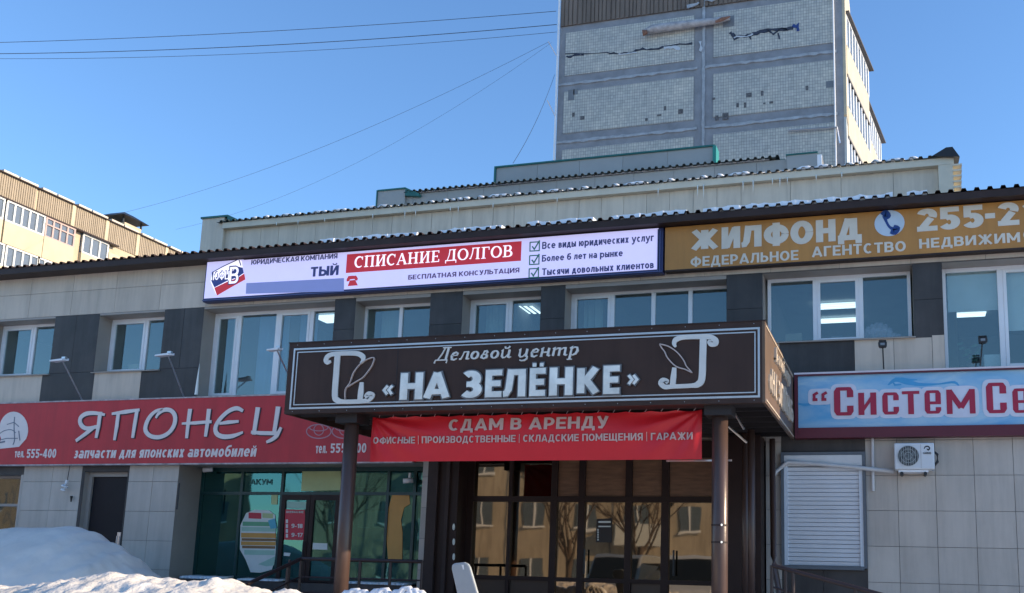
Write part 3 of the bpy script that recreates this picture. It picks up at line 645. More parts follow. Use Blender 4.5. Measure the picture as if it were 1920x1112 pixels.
b = MB(); roof_snow(b, -14.25, -13.2, YS-.55, YS-.1, 1.283, .05, .09, .05); roof_snow(b, -12.9, -11.9, YS-.5, YS-.1, 1.283, .03, .12, .05); roof_snow(b, -10.4, -9.0, YS-.5, YS-.1, 1.283, .035, .12, .05)
b.build('sill_snow', SNOW, bld, smooth=True)

# ---- ground floor window far left and metal door
window(WG[0], WG[1], WG[2], WG[3], [.3], y=D+.3, fm=REVEAL, pane=PANE_D); bx('window_rail', REVEAL, -20.95, D+.28, F(0, 947, D+.28)[1]-.03, WG[1], D+.30, F(0, 947, D+.28)[1]+.03, bld)
room(WG[0], WG[1], WG[2]-.2, WG[3], D+.79, 3, WG[3]+.2, DKROOM)
curtain(-19.0, -18.6, 1.2, 3.0, D+.5, mat('ochre_curtain', (.35, .24, .08), .8), n=8)
x0, x1, z0, z1 = DOORL
DM = mat('dark_door_metal', (.014, .012, .015), .5, 0, .2, 2, spec=.2)
b = MB().box(x0, D+.12, z0, x0+.09, D+.3, z1).box(x1-.09, D+.12, z0, x1, D+.3, z1).box(x0+.09, D+.12, z1-.09, x1-.09, D+.3, z1); b.build('door_frame', REVEAL, bld)
dl = bx('metal_door', DM, x0+.09, D+.17, z0, x1-.09, D+.25, z1-.09, bld, bevel=.008)
MB().tube([(x1-.2, D+.11, 1.9), (x1-.2, D+.11, 2.12)], .014).build('handle', STEEL, dl); MB().box(x1-.24, D+.155, 1.88, x1-.15, D+.168, 2.2).build('lock_plate', STEEL, dl)

# ---- roller shutter
x0, x1, z0, z1 = SHUT
SHW = mat('shutter_white', (.58, .63, .68), .45, 0, .06, 3)
MB().box(x0, D-.09, z0, x0+.05, D-.004, z1).box(x1-.05, D-.09, z0, x1, D-.004, z1).box(x0+.05, D-.09, z1-.05, x1-.05, D-.004, z1).box(x0+.05, D-.09, z0-.03, x1-.05, D-.004, z0+.03).build('shutter_surround', mat('slate_trim', (.10, .12, .14), .5), bld)
bx('shutter_box', mat('shutter_box_white', (.62, .63, .62), .5), x0+.05, D-.085, z1-.24, x1-.05, D-.01, z1-.05, bld, bevel=.01)
MB().box(x0+.05, D-.075, z0+.03, x0+.11, D-.012, z1-.24).box(x1-.11, D-.075, z0+.03, x1-.05, D-.012, z1-.24).build('shutter_rails', SHW, bld)
zz = z0+.03
while zz < z1-.25:
    h = min(.072, z1-.242-zz)
    MB().hull8([(x0+.11, D-.04, zz+.006), (x1-.11, D-.04, zz+.006), (x1-.11, D+.02, zz), (x0+.11, D+.02, zz), (x0+.11, D-.055, zz+h-.004), (x1-.11, D-.055, zz+h-.004), (x1-.11, D+.02, zz+h-.002), (x0+.11, D+.02, zz+h-.002)]).build('shutter_slat', SHW, bld); zz += .072

# ---- entrance: bronze mirror glazing inside a dark frame
YE = D-.15
ex = lambda p: F(p, 940, YE)[0]
zr = F(1100, 936, YE)[1]; zm = F(1100, 1087, YE)[1]; z0 = .78; ztop = 3.95
verts = [ex(p) for p in (884, 957, 1040, 1092, 1180, 1249, 1342)]
b = MB().box(verts[0]-.1, YE, z0, verts[0]+.03, YE+.12, ztop).box(verts[-1]-.03, YE, z0, verts[-1]+.14, YE+.12, ztop).box(verts[0]+.03, YE, ztop-.3, verts[-1]-.03, YE+.12, ztop).box(verts[0]+.03, YE, z0, verts[-1]-.03, YE+.12, z0+.1)
ent = b.build('entrance_front', FRAMEB, bld)
wd = [.04, .075, .075, .075, .085]
for x, w in zip(verts[1:-1], wd): MB().box(x-w, YE-.01, z0+.1, x+w*.6, YE+.12, ztop-.3).build('mullion', FRAMEB, ent)
MB().box(verts[0]+.03, YE-.02, zr-.05, verts[-1]-.03, YE+.11, zr+.05).build('transom', FRAMEB, ent)
MB().box(verts[0]+.03, YE-.016, zm-.045, verts[-1]-.03, YE+.11, zm+.03).build('middle_rail', FRAMEB, ent)
WOODP = mat('brown_wood_panel', (.17, .085, .045), .4, 0, .35, 3, stretch=(1, 1, 7))
KICK = mat('brown_kick_panel', (.03, .022, .02), .3)
for k, (a, c) in enumerate(zip(verts, verts[1:])):
    w0 = .03 if k == 0 else wd[k-1]*.6; w1 = .03 if k == 5 else wd[k]
    MB().box(a+w0, YE+.05, zr+.05, c-w1, YE+.058, ztop-.3).build('pane' if k < 2 else 'wood_panel', PANE_E if k < 2 else WOODP, ent)
    ps_ = MB().box(a+w0, YE+.05, zm+.03, c-w1, YE+.058, zr-.05).build('pane', PANE_E, ent)
    MB().box(a+w0, YE+.05, z0+.1, c-w1, YE+.058, zm-.045).build('kick_panel', KICK if k in (0, 1, 4) else PANE_E, ent)
xh = ex(1101); MB().tube([(xh, YE-.08, F(1101, 1076, YE)[1]), (xh, YE-.08, F(1101, 1030, YE)[1])], .017).build('handle', BLACK, ent)
xh = ex(1266); MB().tube([(xh, YE-.08, F(1266, 1080, YE)[1]), (xh, YE-.08, F(1266, 1032, YE)[1])], .017).build('handle', BLACK, ent)
po = poster('door_notice', YE+.045, [(1119, 973), (1147, 972), (1147, 1017), (1117, 1017)], mat('notice_black', (.015, .012, .012), .5), .008)
for y in (977, 986): poster('printed_line', YE+.036, [(1122, y), (1145, y), (1145, y+3.4-(y > 980)), (1122, y+3.4-(y > 980))], PW, .001, po)
for k in range(5): poster('printed_line', YE+.036, [(1120, 992+k*4.6), (1122.5, 992+k*4.6), (1122.5, 995+k*4.6), (1120, 995+k*4.6)], PW, .001, po)
room(ENT[0], ENT[1], .75, 3.95, YE+.8, 4, 3.94, mat('entrance_room', (.08, .06, .05), .8))
# dark clad cheeks of the entrance
MB().box(-8.33, D-.55, .75, verts[0]-.10, D-.02, 3.98).build('entrance_cheek', FRAMEB, bld)
MB().box(-8.33, D-.62, .75, -8.13, D-.552, 3.98).box(-7.97, D-.6, .75, -7.9, D-.552, 3.98).build('entrance_cheek_rib', BROWN, bld)
MB().box(verts[-1]+.14, D-.5, .75, -2.22, D-.02, 3.98).build('entrance_cheek', FRAMEB, bld)
WOOD = mat('varnished_panel', (.10, .035, .02), .35, 0, .3, 4, stretch=(1, 1, 6))
for k in range(3):
    x, z = F(851, 988+k*28, D-.56); cylY(MB(), x, z, .022, D-.575, D-.552, 12, .06).build('sign_stud', PW, bld)

# ---- front roof
def corrugated(b, x0, x1, y0, y1, z0, z1, pitch=.205, h=.05, wtop=.06):
    n = int((x1-x0)/pitch); P = []
    for k in range(n):
        a = x0+k*pitch; P += [(a, 0), (a+pitch-wtop-.04, 0), (a+pitch-wtop-.02, h), (a+pitch-.02, h)]
    P.append((x0+n*pitch, 0))
    i = len(b.v); m = len(P)
    for (x, dz) in P: b.v += [(x, y0, z0+dz), (x, y1, z1+dz), (x, y0, z0+dz-.006), (x, y1, z1+dz-.006)]
    for k in range(m-1):
        a = i+4*k; c = a+4
        b.f += [(a, c, c+1, a+1), (a+2, a+3, c+3, c+2), (a, a+2, c+2, c)]
    return b
YR = D-.42
zf0 = (F(0, 515, YR)[1]+F(1920, 364.6, YR)[1])/2; zf1 = (F(0, 503.5, YR)[1]+F(1920, 351, YR)[1])/2
rf = corrugated(MB(), XL-.2, XR+.2, YR-.02, YR+9.6, zf1, zf1+.55).build('roof', BROWN, bld)
MB().box(XL-.2, YR, zf0, XR+.2, YR+.03, zf1-.008).build('roof_fascia', BROWN, rf)
MB().box(XL-.2, YR+.03, zf0+.01, XR+.2, D+.03, zf0+.03).build('soffit', BROWN, rf)
b = MB()
segs = [(610, 797), (832, 950), (996, 1120), (1152, 1300), (1322, 1680), (1700, 1745)]
for a, c in segs: roof_snow(b, F(a, 455-(a-610)*.085, YR+.3)[0], F(c, 455-(c-610)*.085, YR+.3)[0], YR+.05, YR+3, zf1+.02, .105)
tag(b.build('roof_snow', SNOW, bld), kind='stuff')

# ================================================================ block behind (second roof line)
YB = 22.0
blk = thing('rear_block', (-8, 26, 0), 'pale panelled upper block with cream eave and icicles behind the brown roof', 'building')
zb1 = 10.52; zb2 = zb1+.16
xbl, xbr = -17.3, 1.32
bx('wall', JOINT, xbl, YB+.03, 7.9, 1.0, YB+7, zb1, blk)
X = xbl
JB = []
while X < -3.4: JB.append(X); X += .56
while X < 1.0: JB.append(X); X += 1.12
JB.append(1.0)
for a, c in zip(JB, JB[1:]):
    for p, q in ((7.9, 9.0), (9.0, 9.62), (9.62, zb1)): slab('siding_panel', LIGHT_B, a+.004, YB-random.random()*.003, p+.004, c-.004, YB+.025, q-.004, blk)
bx('eave_fascia', CREAM, xbl, YB-.16, zb1, 1.32, YB-.0, zb2, blk)
bx('corner_board', CREAM, 1.0, YB-.155, 7.5, 1.30, YB+.2, zb1-.002, blk)
bx('end_wall', CREAM, 1.0, YB+.2, 6, 1.28, YB+7, zb1, blk)
rb = corrugated(MB(), xbl-.15, xbr+.12, YB-.22, YB+6.5, zb2+.005, zb2+.75, .193, .05).build('roof', mat('roof_grey_green', (.03, .05, .055), .5), blk)
xp0, zp = F(380, 411, YB-.1)
bx('end_pier', LIGHT_B, xp0, YB-.1, 7.0, xbl, YB+6.8, zp, blk)
MB().box(xp0-.04, YB-.14, zp, xbl+.12, YB+6.8, zp+.05).hull8([(xbl+.12, YB-.14, zp-.12), (xbl+.5, YB-.14, zp-.16), (xbl+.5, YB+.4, zp-.16), (xbl+.12, YB+.4, zp-.12), (xbl+.12, YB-.14, zp+.05), (xbl+.5, YB-.14, zp-.13), (xbl+.5, YB+.4, zp-.13), (xbl+.12, YB+.4, zp+.05)]).build('pier_cap', GREEN, blk)
b = MB().hull8([(xbr-.45, YB-.26, zb2+.02), (xbr+.12, YB-.26, zb2-.05), (xbr+.12, YB+6, zb2+.6), (xbr-.45, YB+6, zb2+.7), (xbr-.15, YB-.26, zb2+.19), (xbr-.02, YB-.26, zb2+.19), (xbr-.02, YB+6, zb2+.9), (xbr-.15, YB+6, zb2+.9)]); b.build('ridge_cap', BLACK, blk)
for k in range(11): MB().box(xbr-.02, YB-.2, zb1-.06-.125*k, xbr+.16-.006*k, YB+1.5, zb1-.02-.125*k).build('end_slat', CREAM, blk)
b = MB(); x = xbl+1
while x < .6:
    w = random.choice([.12, .16, .3]);
    if random.random() < .75: b.tube([(x-w*.7, YB-.12, zb2+.045), (x-w/4, YB-.15, zb2+.062), (x+w/4, YB-.15, zb2+.06), (x+w*.7, YB-.12, zb2+.045)], [.02, .03+.022*random.random(), .032+.012*random.random(), .015], 8)
    x += random.choice([.193, .386])
roof_snow(b, xbl+.5, .6, YB-.12, YB+3, zb2+.02, .05, .19, .11)
tag(b.build('roof_snow', SNOW, blk, smooth=True), kind='stuff')
for px, L in ((560, .1), (700, .12), (760, .18), (780, .14), (845, .1), (860, .16), (1045, .12), (1308, .3), (1319, .34), (1393, .24), (1412, .3), (1448, .14), (1462, .22), (1476, .16), (1530, .14), (1578, .12), (1234, .18), (520, .08), (610, .1), (925, .12)):
    x, z = F(px, 409-(px-425)*.078, YB-.17); MB().tube([(x, YB-.17, zb1+.02), (x+.003, YB-.17, zb1-L*.5), (x, YB-.17, zb1-L)], [.017, .010, .002], 6).build('icicle', ICE, blk, smooth=True)

# third roof line
YC = 26.0
blc = thing('stepped_block', (-8, 31.5, 0), 'highest pale grey block with stepped parapet and thin green edge trim below the tower', 'building')
zc = 12.80; xcl = F(712, 360, YC)[0]; PALE = mat('pale_grey_siding', (.30, .315, .31), .5, 0, .06, 1, objvar=.04)
bx('wall', JOINT, xcl+.02, YC+.03, 0, -1.72, YC+4.6, zc-.06, blc)
X = xcl
while X < -1.8:
    slab('siding_panel', PALE, X+.004, YC-random.random()*.003, 9, min(X+1.15, -1.72)-.004, YC+.025, zc-.03, blc); X += 1.15
corrugated(MB(), xcl+.9, -2.75, YC-.16, YC+2, zc, zc+.2, .197, .055).build('roof', MATS['roof_grey_green'], blc)
xq = F(760, 354, YC-.1)[0]; zq = F(735, 357, YC-.1)[1]
bx('end_pier', PALE, xcl, YC-.1, 9, xq, YC+4, zq, blc)
MB().box(xcl-.04, YC-.13, 9, xcl-.002, YC-.09, zq+.04).box(xcl, YC-.14, zq, xq+.02, YC+4, zq+.045).hull8([(xq+.02, YC-.14, zq-.22), (xq+.5, YC-.14, zq-.28), (xq+.5, YC+1, zq-.28), (xq+.02, YC+1, zq-.22), (xq+.02, YC-.14, zq+.04), (xq+.5, YC-.14, zq-.2), (xq+.5, YC+1, zq-.2), (xq+.02, YC+1, zq+.04)]).build('pier_cap', GREEN, blc)
xa = F(931, 313, YC+.5)[0]; xb_ = F(1337, 276, YC+.5)[0]; zp2 = (F(931, 314, YC+.5)[1]+F(1337, 277, YC+.5)[1])/2
X = xa; NP = 5; wq = (xb_-xa)/NP
for k in range(NP): slab('parapet_panel', PALE, xa+wq*k+.004, YC+.5, zc-.1, xa+wq*(k+1)-.004, YC+.56, zp2, blc)
MB().box(xa-.05, YC+.44, zp2, xb_+.06, YC+.7, zp2+.045).box(xa-.06, YC+.46, zc-.02, xa-.002, YC+.62, zp2-.002).build('parapet_trim', GREEN, blc)
MB().box(xb_+.002, YC+.42, zc-.05, xb_+.10, YC+.9, zp2-.002).build('parapet_corner_trim', mat('bright_green_metal', (.02, .22, .18), .4), blc)
GB = F(1345, 306, YC-.1)[0]
MB().box(xq+.45, YC+.45, zc+.08, xa-.06, YC+.5, zc+.13).box(xb_+.10, YC+.3, zc+.03, -2.74, YC+.36, zc+.12).build('roof_edge_trim', GREEN, blc)
x5 = F(1475, 290, YC-.12)[0]; x6 = F(1532, 285, YC-.12)[0]; z5 = F(1500, 290, YC-.12)[1]
bx('end_pier', PALE, x5, YC-.12, 9, x6, YC+1, z5, blc); MB().box(x5-.02, YC-.15, z5, x6+.02, YC+1, z5+.04).build('pier_cap', GREEN, blc)
bx('white_end_board', WHITE, x6+.002, YC-.13, zc-.7, x6+.12, YC+.1, z5-.05, blc)
b = MB(); roof_snow(b, xcl+1.2, -3, YC-.05, YC+1.6, zc+.01, .035, .19, .1); tag(b.build('roof_snow', SNOW, blc), kind='stuff')

# ================================================================ tower
YT = 40.0
tw = thing('tower_block', (-8, 47, 0), 'tall panel tower block clad in small grey ceramic tiles with bare end wall', 'building')
TL, TR, TTOP = -14.30, -1.76, 29.6
TA = 0.0; tdx, tdy = math.sin(TA), math.cos(TA); nx_, ny_ = math.cos(TA), -math.sin(TA)
def TS(s, off, z): return (TR+s*tdx+off*nx_, YT+s*tdy+off*ny_, z)
BLUEG = mat('blue_grey_tile_border', (.235, .245, .265), .6, 0, .22, 1.5, .2, 20)
b = MB().hull8([(TL, YT, 0), (TR, YT, 0), TS(13, 0, 0), (TL+1, YT+13, 0), (TL, YT, TTOP), (TR, YT, TTOP), TS(13, 0, TTOP), (TL+1, YT+13, TTOP)])
b.build('wall', BLUEG, tw)
# small ceramic tiles as brick pattern
def tilemat():
    m = bpy.data.materials.new('small_ceramic_tiles'); m.use_nodes = True; n = m.node_tree.nodes; l = m.node_tree.links; b = n['Principled BSDF']; b.inputs['Roughness'].default_value = .45
    tc = n.new('ShaderNodeTexCoord'); sp = n.new('ShaderNodeSeparateXYZ'); cb = n.new('ShaderNodeCombineXYZ')
    l.new(tc.outputs['Object'], sp.inputs[0]); l.new(sp.outputs['X'], cb.inputs['X']); l.new(sp.outputs['Z'], cb.inputs['Y'])
    br = n.new('ShaderNodeTexBrick'); br.inputs['Scale'].default_value = 1; br.offset = 0; br.inputs['Brick Width'].default_value = .11; br.inputs['Row Height'].default_value = .14
    br.inputs['Mortar Size'].default_value = .007; br.inputs['Mortar Smooth'].default_value = .3; br.inputs['Color1'].default_value = (.60, .585, .52, 1); br.inputs['Color2'].default_value = (.46, .455, .41, 1); br.inputs['Mortar'].default_value = (.20, .205, .205, 1)
    l.new(cb.outputs[0], br.inputs['Vector'])
    ns = n.new('ShaderNodeTexNoise'); ns.inputs['Scale'].default_value = .7; ns.inputs['Detail'].default_value = 8; ns.inputs['Roughness'].default_value = .7
    l.new(tc.outputs['Object'], ns.inputs['Vector'])
    rp = n.new('ShaderNodeValToRGB'); rp.color_ramp.elements[0].position = .3; rp.color_ramp.elements[1].position = .7; rp.color_ramp.elements[0].color = (.68, .72, .78, 1); rp.color_ramp.elements[1].color = (1.08, 1.06, 1.02, 1)
    l.new(ns.outputs['Fac'], rp.inputs['Fac'])
    mx = n.new('ShaderNodeMix'); mx.data_type = 'RGBA'; mx.blend_type = 'MULTIPLY'; mx.inputs[0].default_value = 1
    l.new(br.outputs['Color'], mx.inputs[6]); l.new(rp.outputs['Color'], mx.inputs[7]); l.new(mx.outputs[2], b.inputs['Base Color'])
    bp = n.new('ShaderNodeBump'); bp.inputs['Strength'].default_value = .6; bp.inputs['Distance'].default_value = .01; l.new(br.outputs['Fac'], bp.inputs['Height']); bp.invert = True; l.new(bp.outputs['Normal'], b.inputs['Normal'])
    MATS[m.name] = m; return m
CER = tilemat()
XM = -7.62
SEAMZ = [26.14, 23.35, 20.56, 17.75, 14.95, 12.15, 9.35]
for k, (zt_, zb_) in enumerate(zip(SEAMZ, SEAMZ[1:])):
    for (a, c) in ((TL+.30, XM-.42), (XM+.42, TR-.36)):
        pn = MB().box(a, YT-.035, zb_+.42, c, YT+.01, zt_-(.26 if k == 0 else .36)).build('tile_field', CER, tw)
# roof storey: ribbed siding
RIB = mat('ribbed_siding', (.16, .125, .10), .7, 0, .3, 1.2, .2, 20, stretch=(1, 1, .25)); b = MB(); x = TL+.05
while x < TR-.05:
    w = random.choice([.16, .2, .24]); b.box(x, YT-.10+.02*random.random(), 26.22, x+w*.72, YT, TTOP); b.box(x+w*.72, YT-.05, 26.22, x+w, YT, TTOP); x += w
tag(b.build('siding_ribs', RIB, tw), kind='stuff')
# sealed seams: ragged pale mastic
MAST = mat('pale_mastic', (.34, .37, .40), .7, 0, .25, 3, .4, 10)
def seam(pts, w0, w1, name='seam', m=MAST, y=YT):
    b = MB(); P = []; Wd = []
    for (a, c), (e, f_) in zip(pts, pts[1:]):
        n = max(2, int(math.hypot(e-a, f_-c)/.22))
        for k in range(n):
            t = k/n; P.append((a+(e-a)*t+random.uniform(-.012, .012), c+(f_-c)*t+random.uniform(-.02, .02))); Wd.append(random.uniform(w0, w1))
    b.ribbon(P, Wd, y-.06, y); return b.build(name, m, tw)
for z in SEAMZ[1:4]: seam([(TL+.01, z), (XM-.06, z)], .07, .16); seam([(XM+.06, z), (TR-.02, z)], .07, .15)
seam([(XM, 17), (XM, TTOP)], .09, .14)
seam([(XM-.75, 26.28), (XM-.3, 26.32), (XM-.08, 26.48)], .05, .16, y=YT-.10); seam([(XM+.08, 26.5), (XM+.35, 26.42), (XM+.9, 26.6)], .05, .16, y=YT-.10)
# missing tiles, cracks
HOLEM = mat('bare_mortar', (.11, .11, .115), .9, 0, .5, 8)
def chip(px, py, w, h, m=HOLEM):
    x, z = F(px, py, YT-.04); MB().box(x-w/2, YT-.042, z-h/2, x+w/2, YT-.034, z+h/2).build('missing_tile', m, tw)
for px, py, w, h in ((1276, 209, .22, .22), (1247, 203, .1, .2), (1212, 224, .12, .12), (1404, 178, .24, .2), (1429, 175, .12, .22), (1397, 197, .1, .24), (1383, 197, .1, .2), (1446, 192, .16, .1), (1433, 194, .1, .08), (1360, 218, .26, .3), (1344, 221, .14, .22), (1236, 216, .2, .08), (1513, 165, .12, .2), (1338, 185, .12, .1), (1092, 221, .2, .18), (1075, 215, .12, .2)): chip(px, py, w, h)
GREYM = mat('grey_mortar', (.17, .19, .21), .9)
for px, py, w, h in ((1071, 178, .3, .5), (1079, 172, .2, .28), (1556, 158, .3, .3), (1366, 40, .5, .5)): chip(px, py, w, h, GREYM)
def crack(pts, m, w, name='crack', yy=YT-.036):
    P = []; Wd = []
    for (a, c), (e, f_) in zip(pts, pts[1:]):
        for k in range(4):
            t = k/4; q = F(a+(e-a)*t, c+(f_-c)*t+random.uniform(-1.6, 1.6), YT-.04); P.append(q); Wd.append(w*random.uniform(.35, 1.5))
    b = MB().ribbon(P, Wd, yy-.02, yy); return b.build(name, m, tw)
CRK = mat('open_crack', (.035, .045, .07), .9, 0, .5, 9); TRN = mat('torn_foil', (.5, .54, .58), .5)
crack([(1062, 107), (1078, 104), (1100, 103)], CRK, .09); crack([(1060, 101), (1130, 100), (1160, 99)], CRK, .035); crack([(1142, 101), (1180, 100), (1205, 92), (1235, 92), (1262, 84), (1310, 80)], CRK, .075)
crack([(1160, 102), (1178, 102), (1200, 97)], TRN, .05, 'torn_foil_edge', YT-.045); crack([(1245, 91), (1262, 89), (1279, 92)], TRN, .12, 'torn_foil_edge', YT-.045)
crack([(1313, 78), (1315, 92), (1310, 98)], TRN, .09, 'torn_foil_edge', YT-.045)
crack([(1369, 60), (1378, 71), (1402, 67), (1412, 64), (1440, 57), (1470, 56), (1493, 52)], CRK, .12); crack([(1376, 70), (1400, 68), (1416, 62)], TRN, .05, 'torn_foil_edge', YT-.045)
crack([(1487, 50), (1495, 48), (1497, 60)], mat('blue_foil', (.02, .05, .2), .5), .14, 'torn_foil_edge'); crack([(1405, 66), (1409, 76)], CRK, .07); crack([(1459, 62), (1462, 76)], CRK, .05); crack([(1440, 56), (1450, 66), (1465, 52), (1480, 58)], CRK, .06)
# loose pale flashing across the seam
b = MB(); P = [F(x, y, YT-.3) for x, y in ((1206, 59), (1225, 54), (1260, 49), (1300, 43), (1340, 37), (1368, 31))]
b.tube([(p[0], YT-.24-.05*math.sin(k), p[1]) for k, p in enumerate(P)], [.10, .20, .19, .17, .14, .10], 9)
o = b.build('loose_flashing', mat('weathered_pale_sheet', (.40, .39, .40), .6, .2, .3, 4, .5, 12), tw, smooth=True)
RUST = mat('rusty_sheet', (.25, .13, .09), .8, 0, .5, 5)
b = MB(); P = [F(x, y, YT-.3) for x, y in ((1342, 41), (1355, 36), (1370, 31))]; b.tube([(p[0], YT-.40, p[1]-.06) for p in P], [.05, .09, .03], 7); b.build('flashing_end', RUST, o)
b = MB(); P = [F(x, y, YT-.3) for x, y in ((1206, 62), (1214, 60))]; b.tube([(p[0], YT-.36, p[1]-.03) for p in P], [.14, .10], 8); b.build('flashing_end', RUST, o)
# pipes on the end wall
MB().tube([(TL-.03, YT-.12, 10), (TL-.03, YT-.12, TTOP)], .05, 8).build('pipe', WHITE, tw)
xq1 = F(1563, 60, YT-.1)[0]; MB().tube([(xq1, YT-.1, 10), (xq1, YT-.1, TTOP)], .035, 8).build('pipe', WHITE, tw)
for (a, c), (e, f_) in ((((1028, 78), (1043, 104))), ((1026, 188), (1042, 220))):
    p = F(a, c, YT-.6); q = F(e, f_, YT-.1); MB().tube([(p[0], YT-.6, p[1]), (q[0], YT-.1, q[1])], .02, 6).build('wall_hook', STEEL, tw)
p = F(1478, 246, YT-.1); q = F(1570, 240, YT-.1); MB().tube([(p[0], YT-.15, p[1]), (q[0], YT-.15, q[1]), (q[0]+.1, YT-.15, q[1]-.7)], .04, 6).build('pipe', STEEL, tw)
# side facade with balconies
CRT = mat('cream_render', (.46, .41, .30), .7, 0, .1, 1.5); DKG = mat('dark_glass', (.10, .13, .16), .15)
def tbox(name, m, s0, s1, o0, o1, z0, z1, parent=tw): return MB().hull8([TS(s0, o0, z0), TS(s0, o1, z0), TS(s1, o1, z0), TS(s1, o0, z0), TS(s0, o0, z1), TS(s0, o1, z1), TS(s1, o1, z1), TS(s1, o0, z1)]).build(name, m, parent)
tbox('corner_pilaster', mat('pale_render', (.50, .52, .50), .7), .0, .9, .004, .10, 0, 20.4); tbox('corner_pilaster', CRT, .0, .9, .004, .12, 20.5, TTOP)
tbox('end_render', CRT, .95, 13, .004, .06, 6, TTOP)
def wedge(name, m, s0, s1, o0, o1, z0, z1, parent=tw, inn=.03):
    return MB().hull8([TS(s0, inn, z0), TS(s0, o0, z0), TS(s1, o1, z0), TS(s1, inn, z0), TS(s0, inn, z1), TS(s0, o0, z1), TS(s1, o1, z1), TS(s1, inn, z1)]).build(name, m, parent)
SAW = ((.9, 6.0, .14, .90, 23.1), (6.4, 11.4, .72, 1.34, 21.75))      # saw-tooth balconies, each wider towards its far end
for s0, s1, oa, ob, ztop_ in SAW:
    for k in range(5):
        zf = ztop_-2.8*k
        pr = wedge('balcony', CRT, s0, s1, oa, ob, zf-.35, zf+1.0)
        wedge('balcony_slab', CONC, s0-.03, s1+.05, oa+.03, ob+.05, zf-.45, zf-.352, pr)
        wedge('balcony_glazing', DKG, s0+.06, s1-.06, oa-.08, ob-.08, zf+1.0, zf+2.35, pr)
        for q in range(9):
            t = q/8; s = s0+(s1-s0-.12)*t; o_ = oa+(ob-oa)*t
            wedge('window_post', WHITE, s, s+.22 if q in (0, 3, 7, 8) else s+.1, o_-.01, o_+.015, zf+1.003, zf+2.349, pr, inn=o_-.12)
        wedge('window_head', WHITE, s0, s1, oa, ob, zf+2.35, zf+2.44, pr)
        if k == 0: wedge('balcony_roof', mat('balcony_roof_dark', (.06, .055, .055), .6), s0-.1, s1+.35, oa+.12, ob+.25, zf+2.45, zf+2.52, pr)
# antenna lines / wires to the tower corner
def wire(p, q, sag, label, r=.014, grp='overhead wires against the sky'):
    b = MB(); P = []
    for k in range(33):
        t = k/32; v = Vector(p)*(1-t)+Vector(q)*t; v.z -= sag*4*t*(1-t); P.append(v)
    b.tube(P, r, 5); tag(b.build('overhead_wire', BLACK), label, 'wire', grp)
def P3(px, py, Y): x, z = F(px, py, Y); return (x, Y, z)
wire(P3(-300, 85, 33), P3(1043, 21, YT-.2), .35, 'topmost of the overhead wires crossing the sky at upper left', .013)
wire(P3(-300, 100, 33), P3(1044, 46, YT-.2), .5, 'second overhead wire down, darker, ending at the tower corner', .016)
wire(P3(-300, 104, 33.5), P3(1044, 60, YT-.2), .62, 'third overhead wire down, just below the darker one', .010)
wire(P3(205, 405, 47), P3(1030, 78, YT-.6), .9, 'faint wire sloping from the far chimney up to the tower hook', .007)
wire(P3(330, 430, 45), P3(1034, 80, YT-.6), 1.3, 'faintest lower wire sagging from the far roof to the tower hook', .005)
wire(P3(962, 306, 26.4), P3(1040, 140, YT-.2), .3, 'short steep wire from the stepped parapet to the tower wall', .008)

# ================================================================ apartment block far left
XA = -50.0
apt = thing('apartment_block', (XA-6, 55, 0), 'sunlit cream apartment block at far left with ribbed attic band and glazed balconies', 'building')
ysa = lambda px, py: FX(px, py, XA)[0]
zro = FX(0, 320.8, XA)[1]; zhd = FX(0, 372.7, XA)[1]; zsl = FX(0, 415, XA)[1]
STC = mat('warm_cream_wall', (.46, .38, .27), .75, 0, .1, .6); ATT = mat('ribbed_attic', (.32, .265, .195), .8, 0, .14, .8, stretch=(1, 6, .3)); PARA = mat('cream_parapet', (.52, .44, .30), .75, 0, .08, .8)
MB().box(XA-12, 24, 0, XA, 95, zro).build('wall', STC, apt)
pil = [ysa(x, y) for x, y in ((0-150, 300), (135, 405), (201, 425), (262, 455), (310, 475))]
sp = (pil[4]-pil[1])/3
ys = [pil[1]+sp*k for k in range(-8, 14)]
for y in ys:
    if 25 < y < 94:
        if y > pil[1]-.5: MB().box(XA+.04, y-.13, zhd+.03, XA+.12, y+.13, zro-.02).build('pilaster', PARA, apt)
        k = 0; b = MB(); yy = y+.14
        while yy < y+sp-.16: b.box(XA, yy, zhd+.04, XA+.07, yy+.11, zro-.04).box(XA, yy+.11, zhd+.04, XA+.03, yy+.16, zro-.04); yy += .16; k += 1
        b.build('ribbed_panel', ATT, apt)
    MB().box(XA-.4, y+.3, zro, XA+.16, y+sp*.48, zro+.15).build('coping_stone', mat('coping', (.55, .50, .42), .8), apt)
    MB().box(XA-.4, y+sp*.52, zro, XA+.16, y+sp*.98, zro+.15).build('coping_stone', MATS['coping'], apt)
MB().box(XA, 25, zro-.06, XA+.22, 94, zro-.003).build('eave_strip', BROWN, apt)
MB().box(XA, 25, zhd-.05, XA+.5, ysa(213, 460), zhd+.03).build('balcony_roof', BROWN, apt)
APG = mat('apartment_glass', (.13, .16, .20), .12)
def glazed(y0, y1, z0, z1, n, fm, depth=.45, m=PARA, transom=False):
    pr = MB().box(XA, y0, z0-1.35, XA+depth, y1, z0).build('balcony_parapet', m, apt)
    MB().box(XA, y0+.02, z0, XA+depth-.08, y1-.02, z1).build('balcony_glass', APG, pr)
    for k in range(n+1):
        y = y0+(y1-y0-.12)*k/n; MB().box(XA+depth-.09, y, z0+.003, XA+depth-.01, y+.12, z1).build('window_post', fm, pr)
    MB().box(XA+depth-.09, y0, z1-.10, XA+depth-.004, y1, z1-.002).build('window_head', fm, pr); MB().box(XA+depth-.09, y0, z0+.001, XA+depth-.004, y1, z0+.09).build('window_sill', fm, pr)
    if transom: MB().box(XA+depth-.09, y0, z1-.5, XA+depth-.002, y1, z1-.42).build('window_transom', fm, pr)
